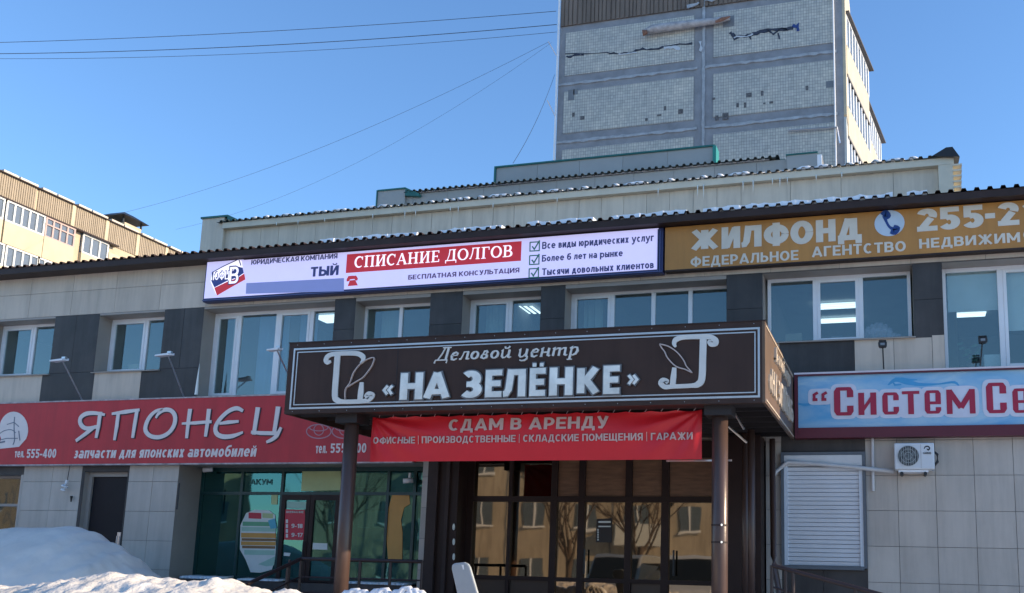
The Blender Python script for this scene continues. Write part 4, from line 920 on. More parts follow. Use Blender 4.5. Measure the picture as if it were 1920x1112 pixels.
WF = mat('white_window_frame', (.66, .66, .62), .5); PF = mat('pinkish_old_frame', (.45, .33, .30), .7)
y = ysa(-130, 320)
glazed(ysa(-180, 330), ysa(-2, 390), zsl, zhd-.05, 7, WF)
glazed(ysa(0, 400), ysa(73, 430), zsl, zhd-.05, 5, WF)
glazed(ysa(74, 430), ysa(130, 450), zsl, zhd-.05, 4, PF, transom=True)
MB().box(XA, ysa(130, 450), zsl-1.35, XA+.08, ysa(148, 455), zhd-.05).build('plain_wall', STC, apt)
glazed(ysa(148, 455), ysa(196, 480), zsl, zhd-.05, 3, WF, .3)
MB().box(XA, ysa(196, 480), zsl-3, XA+.35, ysa(330, 500), zhd-.6).build('stair_wall', PARA, apt)
zs2 = zsl-2.75; zh2 = zhd-2.75
glazed(ysa(-180, 400), ysa(-2, 440), zs2, zh2-.0, 7, WF, .6); glazed(ysa(-1, 450), ysa(60, 490), zs2, zh2, 4, WF, .6); glazed(ysa(61, 450), ysa(112, 490), zs2, zh2, 4, WF, .6)
for k in range(1, 5):
    glazed(28, 60, zs2-2.75*k, zh2-2.75*k, 24, WF, .5)
# chimney vent with flat dark cap
def P4(px, py): return FX(px, py, XA-.6)
yv, zv = P4(236, 440); ch = thing('roof_vent', (XA-2.2, yv, zro), 'dark flat capped vent shaft on the roof of the sunlit apartment block', 'roof vent')
vh = P4(236, 401)[1]
MB().box(XA-2.2, yv-.6, zro-.1, XA-.25, yv+1.0, vh-.75).build('shaft', STC, ch)
for dx in (-2.15, -.4):
    for dy in (-.7, 1.0): MB().box(XA+dx, yv+dy, vh-.75, XA+dx+.1, yv+dy+.1, vh-.38).build('post', BLACK, ch)
MB().hull8([(XA-2.6, yv-1.15, vh-.38), (XA+.1, yv-1.15, vh-.38), (XA+.1, yv+1.35, vh-.38), (XA-2.6, yv+1.35, vh-.38), (XA-1.8, yv-.35, vh+.08), (XA-.6, yv-.35, vh+.08), (XA-.6, yv+.5, vh+.08), (XA-1.8, yv+.5, vh+.08)]).build('cap', BLACK, ch)

# ================================================================ houses across the street, seen only as reflections
def opposite(cx, cy, rot, w, h, wallm, name, label):
    t = thing(name, (cx, cy, 0), label, 'building')
    b = MB().box(-w/2, -5, 0, w/2, 5, h); o = bpy.data.objects.new('wall', bpy.data.meshes.new('wall')); o.data.from_pydata(b.v, [], b.f); o.data.materials.append(wallm); COL.objects.link(o); o.parent = t
    fm = bpy.data.meshes.new('window'); q = MB().box(-.55, -.02, -.6, .55, .05, .6).box(-.62, .0, -.68, .62, .10, -.6).box(-.04, .05, -.6, .04, .08, .6); fm.from_pydata(q.v, [], q.f); fm.materials.append(DKG); fm.materials.append(WHITE)
    for p in fm.polygons:
        if p.index >= 6: p.material_index = 1
    jm = bpy.data.meshes.new('joint'); q = MB().box(-.05, 4.9, 0, .05, 5.015, h); jm.from_pydata(q.v, [], q.f); jm.materials.append(MATS['joint_backing'])
    bm_ = bpy.data.meshes.new('balcony'); q = MB().box(-1.2, 0, -.5, 1.2, .9, .45); bm_.from_pydata(q.v, [], q.f); bm_.materials.append(MATS['pale_render'])
    for i in range(int(w/2.7)):
        for j in range(int(h/2.8)):
            if i % 4 == 2 and j:
                e = bpy.data.objects.new('balcony', bm_); COL.objects.link(e); e.parent = t; e.location = (-w/2+1.4+i*2.7, 5.02, .9+j*2.8)
            e = bpy.data.objects.new('window', fm); COL.objects.link(e); e.parent = t; e.location = (-w/2+1.4+i*2.7, 5.02, 1.7+j*2.8)
        e = bpy.data.objects.new('joint', jm); COL.objects.link(e); e.parent = t; e.location = (-w/2+i*2.7+.02, 0, 0)
    t.rotation_euler = (0, 0, rot)
    return t
OW = mat('opposite_ochre', (.40, .29, .19), .8, 0, .18, .5, streak=.3); OG = mat('opposite_cream', (.38, .33, .26), .8, 0, .15, .5, streak=.3)
opposite(-20, -19, R(-20), 24, 8.4, OG, 'apartment_house', 'pale three storey house across the street facing the entrance, behind the photographer')
opposite(8, -30, R(-24), 22, 8.4, OW, 'apartment_house', 'ochre house across the street to the right, behind the photographer')
opposite(-47, -10, R(-36), 22, 8.4, OW, 'apartment_house', 'ochre house across the street to the far left, behind the photographer')
def bare_tree(x, y, h, label):
    t = thing('bare_tree', (x, y, 0), label, 'tree'); BK = mat('bark', (.10, .075, .06), .9, 0, .3, 6)
    def limb(p, d, L, r_, lv, b):
        q = p+d*L; mid = p+d*L*.5+Vector((random.uniform(-1, 1), random.uniform(-1, 1), 0))*L*.05; b.tube([p, mid, q], [r_, r_*.8, r_*.6], 6, cap=False)
        if lv:
            for _ in range(3):
                d2 = (d+Vector((random.uniform(-.8, .8), random.uniform(-.8, .8), random.uniform(-.1, .5)))).normalized(); limb(p+d*L*random.uniform(.5, 1), d2, L*random.uniform(.5, .75), r_*.5, lv-1, b)
    b = MB(); b.tube([(x, y, 0), (x+.05, y, h*.2), (x, y+.04, h*.36)], [.17, .14, .12], 9); b.build('trunk', BK, t, smooth=True)
    b = MB()
    for k in range(6):
        a = k*1.05+random.random(); limb(Vector((x, y, h*(.2+.025*k))), Vector((math.cos(a)*.6, math.sin(a)*.6, 1)).normalized(), h*.3, .07, 3, b)
    b.build('crown', BK, t)
bare_tree(-10.5, -7, 8, 'bare tree across the street nearest the photographer, reflected in the entrance doors'); bare_tree(-14.5, -9.5, 9, 'bare tree across the street second from the photographer'); bare_tree(-26, -7, 8.5, 'bare tree across the street farthest to the left')
# two parked vans left of the photographer, nose to the entrance, seen mirrored in the doors
def van(x, y, m, label):
    t = thing('parked_van', (x, y, 0), label, 'van', 'vans parked facing the entrance')
    w = .95; pr = [(-2.2, .45), (-2.2, 2.1), (-2.0, 2.28), (.9, 2.3), (1.15, 2.2), (1.9, 1.35), (2.55, 1.15), (2.72, .95), (2.72, .45)]
    b = MB(); i = len(b.v); n = len(pr)
    for sx, in_ in ((-1, 0), (1, 0)):
        for (yy, z) in pr: b.v.append((x+sx*(w-(.10 if z > 1.4 else 0)), y+yy, z))
    b.f.append(tuple(range(n))); b.f.append(tuple(reversed(range(n, 2*n))))
    for k in range(n): b.f.append((k, (k+1) % n, n+(k+1) % n, n+k)[::-1])
    b.build('body', m, t, bevel=.05)
    G_ = mat('vehicle_glass', (.02, .025, .03), .08)
    MB().hull8([(x-.78, y+1.22, 2.15), (x+.78, y+1.22, 2.15), (x+.80, y+1.86, 1.42), (x-.80, y+1.86, 1.42), (x-.78, y+1.25, 2.17), (x+.78, y+1.25, 2.17), (x+.80, y+1.89, 1.44), (x-.80, y+1.89, 1.44)]).build('windscreen', G_, t)
    for sx in (-1, 1):
        MB().box(x+sx*.86-.005, y-1.6, 1.42, x+sx*.86+.02*sx, y+1.0, 2.0).build('side_window', G_, t)
        for yy in (-1.5, 1.75):
            o = MB().tube([(x+sx*.72, y+yy, .35), (x+sx*.96, y+yy, .35)], .35, 20).build('wheel', BLACK, t); MB().tube([(x+sx*.962, y+yy, .35), (x+sx*.975, y+yy, .35)], .2, 14).build('rim', STEEL, o)
        MB().box(x+sx*.70-.16, y+2.68, .80, x+sx*.70+.16, y+2.735, .98).build('headlight', mat('headlight_glass', (.7, .7, .7), .1), t)
    MB().box(x-.5, y+2.70, .72, x+.5, y+2.735, .92).build('grille', BLACK, t); MB().box(x-.93, y+2.66, .42, x+.93, y+2.80, .62).build('bumper', BLACK, t)
van(-6.6, .6, mat('van_white', (.72, .72, .70), .25), 'white van parked left of the photographer, mirrored in the right hand door'); van(-9.2, .2, mat('van_silver', (.45, .46, .46), .25, .4), 'silver van parked farther left, mirrored in the middle panes')

# ================================================================ signs
def sign_face(name, Y, tl, tr, br, bl, th, m, parent=None):
    zt_ = (F(*tl, Y)[1]+F(*tr, Y)[1])/2; zb_ = (F(*bl, Y)[1]+F(*br, Y)[1])/2; xl = (F(*tl, Y)[0]+F(*bl, Y)[0])/2; xr = (F(*tr, Y)[0]+F(*br, Y)[0])/2
    return xl, xr, zb_, zt_
# --- red auto parts sign
YRS = D-.16
xl, xr, zb_, zt_ = -21.0, -8.9, (F(0, 872, YRS)[1]+F(530, 866, YRS)[1])/2, (F(0, 757, YRS)[1]+F(530, 742, YRS)[1])/2
RED = mat('red_banner', (.50, .018, .026), .5, 0, .12, .9, streak=.15); LW = mat('sign_white', (.74, .66, .62), .5, 0, .06, 3)
rs = thing('shop_sign', ((xl+xr)/2, YRS, zb_), 'long red sign with brushy white lettering over the green shop windows', 'sign', None)
bx('sign_board', RED, xl, YRS, zb_, xr, D-.02, zt_, rs)
WR = mat('worn_rail', (.42, .36, .36), .6, 0, .5, 6)
for z_a, z_b in ((zt_+.002, zt_+.03), (zb_-.03, zb_-.002)): MB().box(xl, YRS-.012, z_a, xr, D-.02, z_b).build('edge_rail', WR, rs)
def Z2(x, y): return F(x/3.27, 540+y/3.27, YRS)
def smooth(pts, ws, sub=4):
    n = len(pts); P = []; W_ = []
    if not isinstance(ws, list): ws = [ws]*n
    if n < 3: return pts, ws
    for k in range(n-1):
        p0 = pts[max(k-1, 0)]; p1 = pts[k]; p2 = pts[k+1]; p3 = pts[min(k+2, n-1)]
        for q in range(sub):
            t = q/sub; c = [.5*(2*b_+(c_-a_)*t+(2*a_-5*b_+4*c_-d_)*t*t+(3*b_-a_-3*c_+d_)*t**3) for a_, b_, c_, d_ in zip(p0, p1, p2, p3)]
            P.append(tuple(c)); W_.append(ws[k]*(1-t)+ws[k+1]*t)
    P.append(pts[-1]); W_.append(ws[-1]); return P, W_
def brush(strokes, w, m, parent, Y, fn, name='letter', base=.012, soft=True):
    b = MB()
    for k, (pts, ww) in enumerate(strokes):
        if soft and len(pts) > 3: pts, ww = smooth(pts, ww)
        P = [fn(*p) for p in pts]; W_ = [w*q for q in ww] if isinstance(ww, list) else w*ww
        b.ribbon(P, W_, Y-base-.0014*k, Y-.001)
    return b.build(name, m, parent)
SHD = mat('sign_dark_outline', (.03, .012, .02), .5)
LET = {
 0: [([(645, 778), (590, 768), (530, 772), (495, 800), (500, 840), (535, 862), (600, 850)], [.6, .9, 1.1, 1.1, 1.1, 1, .8]), ([(590, 848), (540, 885), (468, 938)], [.7, 1, .8]), ([(618, 760), (606, 850), (592, 920)], [1.1, 1, .8])],
 1: [([(688, 772), (770, 760), (858, 748)], [.6, 1, .7]), ([(728, 772), (718, 850), (704, 934)], [1, 1, .7]), ([(842, 758), (828, 840), (816, 920)], [1, 1, .8])],
 2: [([(958, 798), (975, 770), (1010, 748), (1050, 752), (1075, 785), (1070, 840), (1035, 890), (980, 915), (925, 908), (895, 875), (900, 830), (925, 785), (960, 755), (1000, 742)], [.5, .8, 1, 1, 1.1, 1.1, 1, 1, 1, 1.1, 1.1, 1, .8, .5])],
 3: [([(1168, 742), (1156, 830), (1146, 922)], [1.1, 1, .8]), ([(1284, 742), (1274, 830), (1262, 912)], [1.1, 1, .8]), ([(1118, 832), (1200, 828), (1300, 820)], [.5, .8, .7])],
 4: [([(1492, 755), (1455, 738), (1405, 755), (1355, 800), (1325, 850), (1330, 892), (1370, 912), (1430, 908), (1492, 885)], [.7, 1, 1, 1, 1.1, 1.1, 1.1, 1, .5]), ([(1348, 832), (1400, 824), (1466, 818)], [.6, .9, .6])],
 5: [([(1584, 732), (1570, 820), (1558, 900)], [1.2, 1.1, 1]), ([(1542, 884), (1600, 890), (1700, 892)], [.7, .9, .9]), ([(1708, 728), (1696, 810), (1684, 885)], [1.2, 1.1, 1]), ([(1726, 855), (1700, 905), (1670, 930), (1636, 946)], [.7, 1, .9, .6])]}
for k in range(6):
    brush([(p, [q*1.9 for q in w]) for p, w in LET[k]], .056, SHD, rs, YRS, lambda x, y: Z2(x+4, y+4), 'letter_outline', .006)
    brush(LET[k], .088, LW, rs, YRS-.006, Z2, 'letter', .010)
ptext('запчасти для японских автомобилей', YRS, 141, 838.5, 862, 484, LW, rs, .008, bold=.03, shear=.12)
ptext('тел.', YRS, 29, 846, 858, 47, LW, rs, .008, bold=.03); ptext('555-400', YRS, 52, 842, 859, 107, LW, rs, .008, bold=.035)
ptext('тел.', YRS, 593, 836, 850, 614, LW, rs, .008, bold=.03); ptext('555-400', YRS, 621, 831.5, 849.5, 688, LW, rs, .008, bold=.035)
pts = [(26+27*math.cos(R(a)), 806+34*math.sin(R(a))) for a in range(150, 395, 12)]+[(36, 838), (-4, 842)]
em = MB().prism_xz([F(p[0], p[1], YRS) for p in pts], YRS-.008, YRS-.001).build('emblem_disc', LW, rs)
brush([([(-6, 818), (8, 808), (22, 806), (30, 812)], .6), ([(-4, 826), (14, 822), (34, 822)], .6), ([(28, 782), (27, 800), (28, 824), (25, 834)], .7), ([(14, 796), (27, 792), (36, 800)], .5), ([(0, 830), (10, 828)], 1.2), ([(36, 808), (38, 826)], .5)], .03, mat('emblem_grey', (.16, .18, .22), .5), rs, YRS-.008, lambda x, y: F(x, y, YRS), 'emblem_drawing', .003)
def ell(cx, cy, rx, ry, n=24): return [(cx+rx*math.cos(2*math.pi*k/n), cy+ry*math.sin(2*math.pi*k/n)) for k in range(n+1)]
LG = mat('emblem_silver', (.42, .22, .25), .5)
for cx in (598, 646): brush([(ell(cx, 809, 23, 13), 1), (ell(cx, 806, 9, 10), .8), (ell(cx, 802, 17, 6), .8)], .022, LG, rs, YRS, lambda x, y: F(x, y, YRS), 'car_emblem', .006)

# --- LED screen sign
YSC = D-.2
xl, xr = F(384, 520, YSC)[0], F(1243, 470, YSC)[0]; zb_ = (F(383, 563, YSC)[1]+F(1243, 515, YSC)[1])/2; zt_ = zf0-.012
NAVY = mat('navy_frame', (.018, .022, .10), .4)
SCR = emis('screen_lavender', (.58, .55, .86), .30); SRED = emis('screen_red', (.55, .025, .04), .18); SNAV = mat('screen_navy_print', (.06, .07, .22), .5); SWH = emis('screen_white', (.85, .80, .92), .40)
SGR = mat('screen_green_print', (.04, .22, .17), .5); SBL = emis('screen_slate_blue', (.20, .24, .50), .18)
ls = thing('led_screen_sign', ((xl+xr)/2, YSC, zb_), 'white and lavender lit screen sign with a red panel over the middle upper windows', 'sign')
MB().box(xl, YSC+.01, zb_, xr, D-.02, zt_).build('screen_case', NAVY, ls)
fb = .075
zA, zB = zb_+fb, (F(470, 484.5, YSC)[1]+F(1236, 430, YSC)[1])/2
MB().box(xl+.03, YSC, zA, xr-.09, YSC+.012, zB).build('screen_face', SCR, ls)
MB().box(xl+.03, YSC-.001, zB+.012, F(457, 480, YSC)[0], YSC+.012, zt_-.02).build('screen_face', SCR, ls)
for d in (.05, .09): MB().box(xr-d-.012, YSC-.02, zb_+.03, xr-d+.004, YSC+.009, zt_-.03).build('frame_bead', mat('frame_bead_metal', (.10, .11, .22), .3, .5), ls)
MB().box(xl, YSC-.02, zb_+.02, xr, YSC+.009, zb_+.035).build('frame_bead', MATS['frame_bead_metal'], ls)
Ys = YSC-.001
def px_poly(name, pts, m, parent, Y, th=.003): return MB().prism_xz([F(a, c, Y) for a, c in pts], Y-th, Y).build(name, m, parent)
mp = px_poly('flag_map', [(398, 511), (418, 501), (448, 486), (453, 489), (456, 508), (459, 523), (438, 535), (418, 545), (406, 553), (400, 540), (395, 528)], SWH, ls, Ys)
px_poly('flag_blue', [(396, 526), (410, 517), (430, 514), (446, 500), (455, 502), (457, 512), (445, 520), (425, 527), (402, 539)], emis('screen_flag_blue', (.03, .05, .22), .1), ls, Ys-.004)
px_poly('flag_red', [(402, 540), (425, 529), (446, 521), (458, 513), (460, 524), (438, 536), (407, 554)], SRED, ls, Ys-.004)
brush([([(398, 511), (418, 500), (448, 486)], 1), ([(398, 511), (399, 522)], 1), ([(448, 486), (452, 498)], 1)], .02, SNAV, ls, Ys, lambda x, y: F(x, y, Ys), 'emblem_line', .005)
ptext('ЮФЦ', Ys-.006, 399.5, 508.5, 529, 431.5, SNAV, ls, .002, name='emblem_shadow', bold=.05); ptext('ЮФЦ', Ys-.014, 401, 510, 528, 431, SWH, ls, .002, name='emblem_letters'); ptext('В', Ys-.006, 430.5, 499, 534, 450.5, SNAV, ls, .002, name='emblem_shadow', bold=.05); ptext('В', Ys-.014, 432, 501, 532, 449, SWH, ls, .002, name='emblem_letters')
ptext('ЮРИДИЧЕСКАЯ КОМПАНИЯ', Ys, 472, 487, 498, 633, SNAV, ls, .004, bold=.02)
ptext('ТЫЙ', Ys, 584, 496.5, 519, 636, SNAV, ls, .004, bold=.05)
px_poly('slate_band', [(462, 531), (645, 521.5), (645, 546), (461, 551)], SBL, ls, Ys)
xa, zt1 = F(651, 476, Ys); xb1 = F(978, 455, Ys)[0]; zb3 = (F(650, 510, Ys)[1]+F(977, 491, Ys)[1])/2; zt3 = (zt1+F(978, 453.5, Ys)[1])/2
MB().box(xa, Ys-.004, zb3, xb1, Ys, zt3).build('red_panel', SRED, ls)
xs0 = F(666, 480, Ys)[0]; xs1 = F(962, 470, Ys)[0]; zl0 = zb3+(zt3-zb3)*.24; hh = (zt3-zb3)*.60
b = serif_text('СПИСАНИЕ ДОЛГОВ', xs0, xs1, zl0, hh, Ys-.004, .004, MB(), wmul=.95); b.build('lettering', SWH, ls)
ptext('БЕСПЛАТНАЯ КОНСУЛЬТАЦИЯ', Ys, 766, 515.5, 526, 974, mat('screen_plum_print', (.16, .08, .22), .5), ls, .004, bold=.02)
px_poly('phone_icon', [(650, 524), (653, 518), (660, 517), (668, 517), (671, 522), (670, 526), (666, 526), (665, 523), (656, 524), (655, 527), (650, 528)], SRED, ls, Ys)
px_poly('phone_icon', [(656, 526), (666, 525), (671, 535), (652, 536.5)], SRED, ls, Ys)
for (x0_, y0_) in ((994, 454), (993.3, 479.2), (992.3, 503.8)):
    fn = lambda x, y: F(x0_+x, y0_+y, Ys)
    brush([([(0, .5), (8, 0), (17.5, -.5), (17.2, 16), (-.3, 17), (0, 0)], 1)], .022, SGR, ls, Ys, fn, 'check_box', .004, False); brush([([(4, 8), (8, 13.5), (18, -3)], 1.1)], .024, SGR, ls, Ys-.003, fn, 'check_mark', .004)
ptext('Все виды юридических услуг', Ys, 1017, 454, 471, 1226, SNAV, ls, .004, bold=.025); ptext('Более 6 лет на рынке', Ys, 1016.6, 478.6, 494, 1168, SNAV, ls, .004, bold=.025); ptext('Тысячи довольных клиентов', Ys, 1016.6, 503.5, 518, 1226, SNAV, ls, .004, bold=.025)

# --- orange estate agency sign
YO = D-.18
xl = F(1246, 465, YO)[0]; xr = 8.0; zb_ = (F(1246, 513, YO)[1]+F(1920, 463.5, YO)[1])/2; zt_ = zf0-.012
ORG = mat('orange_board', (.48, .215, .045), .45, 0, .10, .8, streak=.15); CRW = mat('sign_cream', (.66, .60, .50), .5)
os_ = thing('agency_sign', ((xl+xr)/2, YO, zb_), 'orange brown sign with cream capitals and a round telephone symbol at upper right', 'sign')
bx('sign_board', ORG, xl+.01, YO, zb_+.03, xr, D-.02, zt_, os_)
bx('bottom_rail', BROWN, xl+.01, YO-.01, zb_, xr, D-.02, zb_+.028, os_)
def ps(s, xl, yt, yb, xr, bold=.05, th=.006, m=CRW, par=os_, Y=YO, **k): return ptext(s, Y, xl, yt, yb, xr, m, par, th, bold=bold, **k)
xq_ = [(1296, 1347, 'Ж'), (1353, 1388, 'И'), (1390, 1428, 'Л'), (1432, 1479, 'Ф'), (1482, 1525, 'О'), (1530, 1567, 'Н'), (1571, 1616, 'Д')]
zcap0, zcap1 = F(1297, 471, YO)[1], F(1297, 431, YO)[1]; hc = zcap1-zcap0
for a, c, s in xq_:
    x0, x1 = F(a, 445, YO)[0], F(c, 445, YO)[0]; dn = .16*hc if s == 'Д' else (.03*hc if s in 'ФО' else 0); upx = .03*hc if s in 'ФО' else 0
    fit_text(s, x0, x1, zcap0-dn, zcap1+upx, YO-.008, .008, wt=.28).build('letter', CRW, os_)
for w, a, c, yt, yb in (('ФЕДЕРАЛЬНОЕ', 1295, 1497, 482, 503.5), ('АГЕНТСТВО', 1522, 1698, 463, 483), ('НЕДВИЖИМ', 1723, 1912, 447.5, 469.5), ('ОСТИ', 1918, 2015, 431, 451)): ps(w, a, yt, yb, c, .035)
for ch_, a, c in (('2', 1718.7, 1757.4), ('5', 1762, 1800), ('5', 1806, 1844), ('2', 1870.7, 1911), ('1', 1918, 1940)):
    x0, x1 = F(a, 410, YO)[0], F(c, 410, YO)[0]; z0_, z1_ = F(1718.7, 435, YO)[1], F(1718.7, 393, YO)[1]
    fit_text(ch_, x0, x1, z0_, z1_, YO-.008, .008, wt=.26).build('digit', CRW, os_)
x0, x1 = F(1847, 410, YO)[0], F(1866, 410, YO)[0]; zz_ = (z0_+z1_)/2; MB().box(x0, YO-.008, zz_-.055, x1, YO-.001, zz_+.035).build('dash', CRW, os_)
cx, cz = F(1667.7, 418.7, YO); rr = F(1696, 418, YO)[0]-cx
cylY(MB(), cx, cz, rr, YO-.006, YO-.001, 40, rr*.94).build('phone_disc', mat('sign_pale_blue', (.50, .60, .70), .5), os_)
HBL = mat('handset_blue', (.01, .05, .22), .5)
brush([([(1658, 405), (1662, 416), (1668, 426), (1678, 431)], [1.0, .55, .55, 1.0]), ([(1654, 404), (1660, 400), (1664, 405), (1660, 409)], [1.2, 1.5, 1.5, 1]), ([(1670, 434), (1677, 435), (1681, 429), (1675, 426)], [1.0, 1.5, 1.5, 1])], .075, HBL, os_, YO-.006, lambda x, y: F(x, y, YO), 'handset', .004)

# --- blue service sign on the right
YBL = D-.2
xl = F(1490, 750, YBL)[0]; xr = 8.0; zt_ = (F(1490, 701, YBL)[1]+F(1920, 688.5, YBL)[1])/2; zm_ = (F(1490, 802, YBL)[1]+F(1920, 796.5, YBL)[1])/2; zb_ = (F(1488, 821, YBL)[1]+F(1920, 818, YBL)[1])/2
def bluemat():
    m = mat('water_print', (.20, .45, .66), .4); n = m.node_tree.nodes; l = m.node_tree.links
    ns = [x for x in n if x.type == 'TEX_NOISE'][0]; ns.inputs['Scale'].default_value = .55; ns.inputs['Distortion'].default_value = 1.2
    mp_ = [x for x in n if x.type == 'MAPPING'][0]; mp_.inputs['Scale'].default_value = (1, 1, 3.2)
    rp = [x for x in n if x.type == 'VALTORGB'][0]; e = rp.color_ramp.elements; e[0].position = .35; e[0].color = (.10, .36, .62, 1); e[1].position = .62; e[1].color = (.36, .54, .66, 1)
    return m
bs = thing('service_sign', ((xl+xr)/2, YBL, zb_), 'pale blue water patterned sign with dark red white edged lettering at right', 'sign')
MAR = mat('maroon_frame', (.10, .008, .020), .45)
bx('sign_board', bluemat(), xl+.06, YBL, zm_, xr, D-.02, zt_-.02, bs)
MB().box(xl, YBL-.03, zb_, xl+.058, D-.02, zt_-.02).box(xl+.06, YBL-.04, zb_, xr, D-.02, zm_-.004).build('frame', MAR, bs)
bx('top_flashing', mat('pale_flashing', (.62, .55, .58), .4), xl, YBL-.05, zt_-.018, xr, D-.02, zt_+.012, bs)
MB().box(xl, YBL-.052, zt_-.045, xr, YBL-.002, zt_-.020).build('top_rail', MAR, bs)
DR = mat('sign_dark_red', (.36, .010, .045), .5); WB = mat('sign_white_border', (.60, .62, .70), .5)
def bulky(ch, x0, x1, z0, z1, y):
    """heavy condensed letter drawn with fat strokes that stay inside the box"""
    W, H = x1-x0, z1-z0; t = W*(.20 if ch == 'м' else .33); hb = t*.55
    l, r_, lo, hi = t/2, W-t/2, hb/2, H-hb/2; c = min(W*.28, t*.8)
    ST = []
    def V(x, a, e): ST.append(([(x, a), (x, e)], t))
    def Hh(z, a, e): ST.append(([(a, z), (e, z)], hb))
    def CP(up, dn):
        q = c*.95; return ([(r_, up), (r_, H-q), (r_-q*.25, H-q*.45), (W-q*1.1, hi), (q*1.1, hi), (l+q*.25, H-q*.45), (l, H-q), (l, q), (l+q*.25, q*.45), (q*1.1, lo), (W-q*1.1, lo), (r_-q*.25, q*.45), (r_, q), (r_, dn)], [t, t, t*.8, hb, hb, t*.8, t, t, t*.8, hb, hb, t*.8, t, t])
    if ch in 'Сс': ST.append(CP(H*.64, H*.34))
    elif ch == 'и': V(l, 0, H); V(r_, 0, H); ST.append(([(l, H*.12), (r_, H*.88)], t*.55))
    elif ch == 'т': V(W/2, 0, H-hb*.5); Hh(hi, 0, W)
    elif ch == 'е': ST.append(CP(H*.44, H*.27)); Hh(H*.46, l, W)
    elif ch == 'м': V(l, 0, H); V(r_, 0, H); ST.append(([(l, H*.96), (W/2, H*.25)], t*.95)); ST.append(([(r_, H*.96), (W/2, H*.25)], t*.95))
    elif ch == 'р': V(l, 0, H); Hh(hi, l, W-c*.6); Hh(H*.38, l, W-c*.6); V(r_, H*.45, H-c*.5)
    elif ch == 'в': V(l, 0, H); Hh(hi, l, W-c*.6); Hh(H*.52, l, W-c*.4); Hh(lo, l, W-c*.6); V(r_, c*.5, H*.44); V(r_, H*.6, H-c*.5)
    else:
        for ox in (0, W*.54): ST.append(([(ox+W*.38, H*.96), (ox+W*.14, H*.72), (ox+W*.16, H*.2)], W*.17)); ST.append(([(ox+W*.2, H*.34), (ox+W*.2, H*.02)], W*.30))
    b = MB()
    for k, (P, w) in enumerate(ST): b.ribbon([(x0+p[0], z0+p[1]) for p in P], w, y-.006-.0007*k, y)
    b.build('letter', DR, bs)
items = [('“', 1522, 736, 752, 1553), ('С', 1563.4, 726.8, 779, 1600.8), ('и', 1609, 737, 777.7, 1643.8), ('с', 1654, 736.5, 777, 1686), ('т', 1691, 734, 776.5, 1725), ('е', 1733, 732.5, 775.5, 1765), ('м', 1774, 731, 775.5, 1829.4), ('С', 1848, 718.4, 774.6, 1888.4), ('е', 1897.5, 729, 774, 1931), ('р', 1937, 729, 790, 1970), ('в', 1977, 728, 773, 2010), ('и', 2016, 728, 773, 2050), ('с', 2056, 728, 773, 2090)]
for k, (s, a, yt, yb, c) in enumerate(items):
    x0, z1_ = F(a, yt, YBL); x1, z0_ = F(c, yb, YBL); g = .062
    n = 24; P = []
    w2, h2 = (x1-x0)/2+g, (z1_-z0_)/2+g; cx, cz = (x0+x1)/2, (z0_+z1_)/2
    for q in range(n):
        a_ = 2*math.pi*(q+.5)/n; ca, sa = math.cos(a_), math.sin(a_); P.append((cx+w2*math.copysign(abs(ca)**.4, ca), cz+h2*math.copysign(abs(sa)**.4, sa)))
    MB().prism_xz(P, YBL-.004-.0005*k, YBL-.001).build('letter_border', WB, bs)
    bulky(s, x0, x1, z0_, z1_, YBL-.008)
SPL = mat('splash_blue', (.05, .30, .55), .4)
brush([([(1665, 722), (1680, 712), (1700, 716), (1725, 721), (1760, 720), (1790, 717), (1800, 728)], [.3, 1.2, 1.6, .9, .4, .7, .2]), ([(1690, 708), (1705, 713), (1720, 712)], [.2, .8, .2]), ([(1672, 714), (1678, 722), (1690, 721)], [.3, .5, .4])], .06, SPL, bs, YBL, lambda x, y: F(x, y, YBL), 'splash', .002)
brush([([(1495, 757), (1510, 759), (1530, 757), (1548, 760)], [.6, .9, .7, .2])], .05, SPL, bs, YBL, lambda x, y: F(x, y, YBL), 'splash', .002)

# ================================================================ entrance canopy
YCN = 13.5
cn = thing('entrance_canopy', (-5.4, 15.5, .75), 'dark brown box canopy on two round pillars over the business centre entrance', 'canopy')
cxl, cxr = F(537.5, 713, YCN)[0], F(1434.5, 675, YCN)[0]; cz1 = (F(541, 645, YCN)[1]+F(1433, 600, YCN)[1])/2; cz0 = (F(537, 781, YCN)[1]+F(1436, 749, YCN)[1])/2
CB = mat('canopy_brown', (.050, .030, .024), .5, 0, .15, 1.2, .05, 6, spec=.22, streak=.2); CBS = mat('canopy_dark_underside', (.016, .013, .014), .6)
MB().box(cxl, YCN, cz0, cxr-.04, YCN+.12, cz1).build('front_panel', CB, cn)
SIDE = mat('canopy_sunlit_brown', (.12, .075, .045), .45, 0, .2, 2)  # the canopy brown again, lightened so this end looks sunlit
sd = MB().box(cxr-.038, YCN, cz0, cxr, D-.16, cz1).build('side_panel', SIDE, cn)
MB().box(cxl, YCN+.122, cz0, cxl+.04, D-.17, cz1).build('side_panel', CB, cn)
MB().box(cxl+.042, YCN+.122, cz1-.10, cxr-.04, D-.03, cz1-.04).build('roof', BROWN, cn)
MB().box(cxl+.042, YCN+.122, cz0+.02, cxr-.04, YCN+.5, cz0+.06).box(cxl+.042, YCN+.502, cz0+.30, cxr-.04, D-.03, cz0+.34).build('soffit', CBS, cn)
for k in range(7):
    y = YCN+.6+k*.55; MB().box(cxl+.06, y, cz0+.08, cxr-.06, y+.06, cz0+.298).build('beam', CBS, cn)
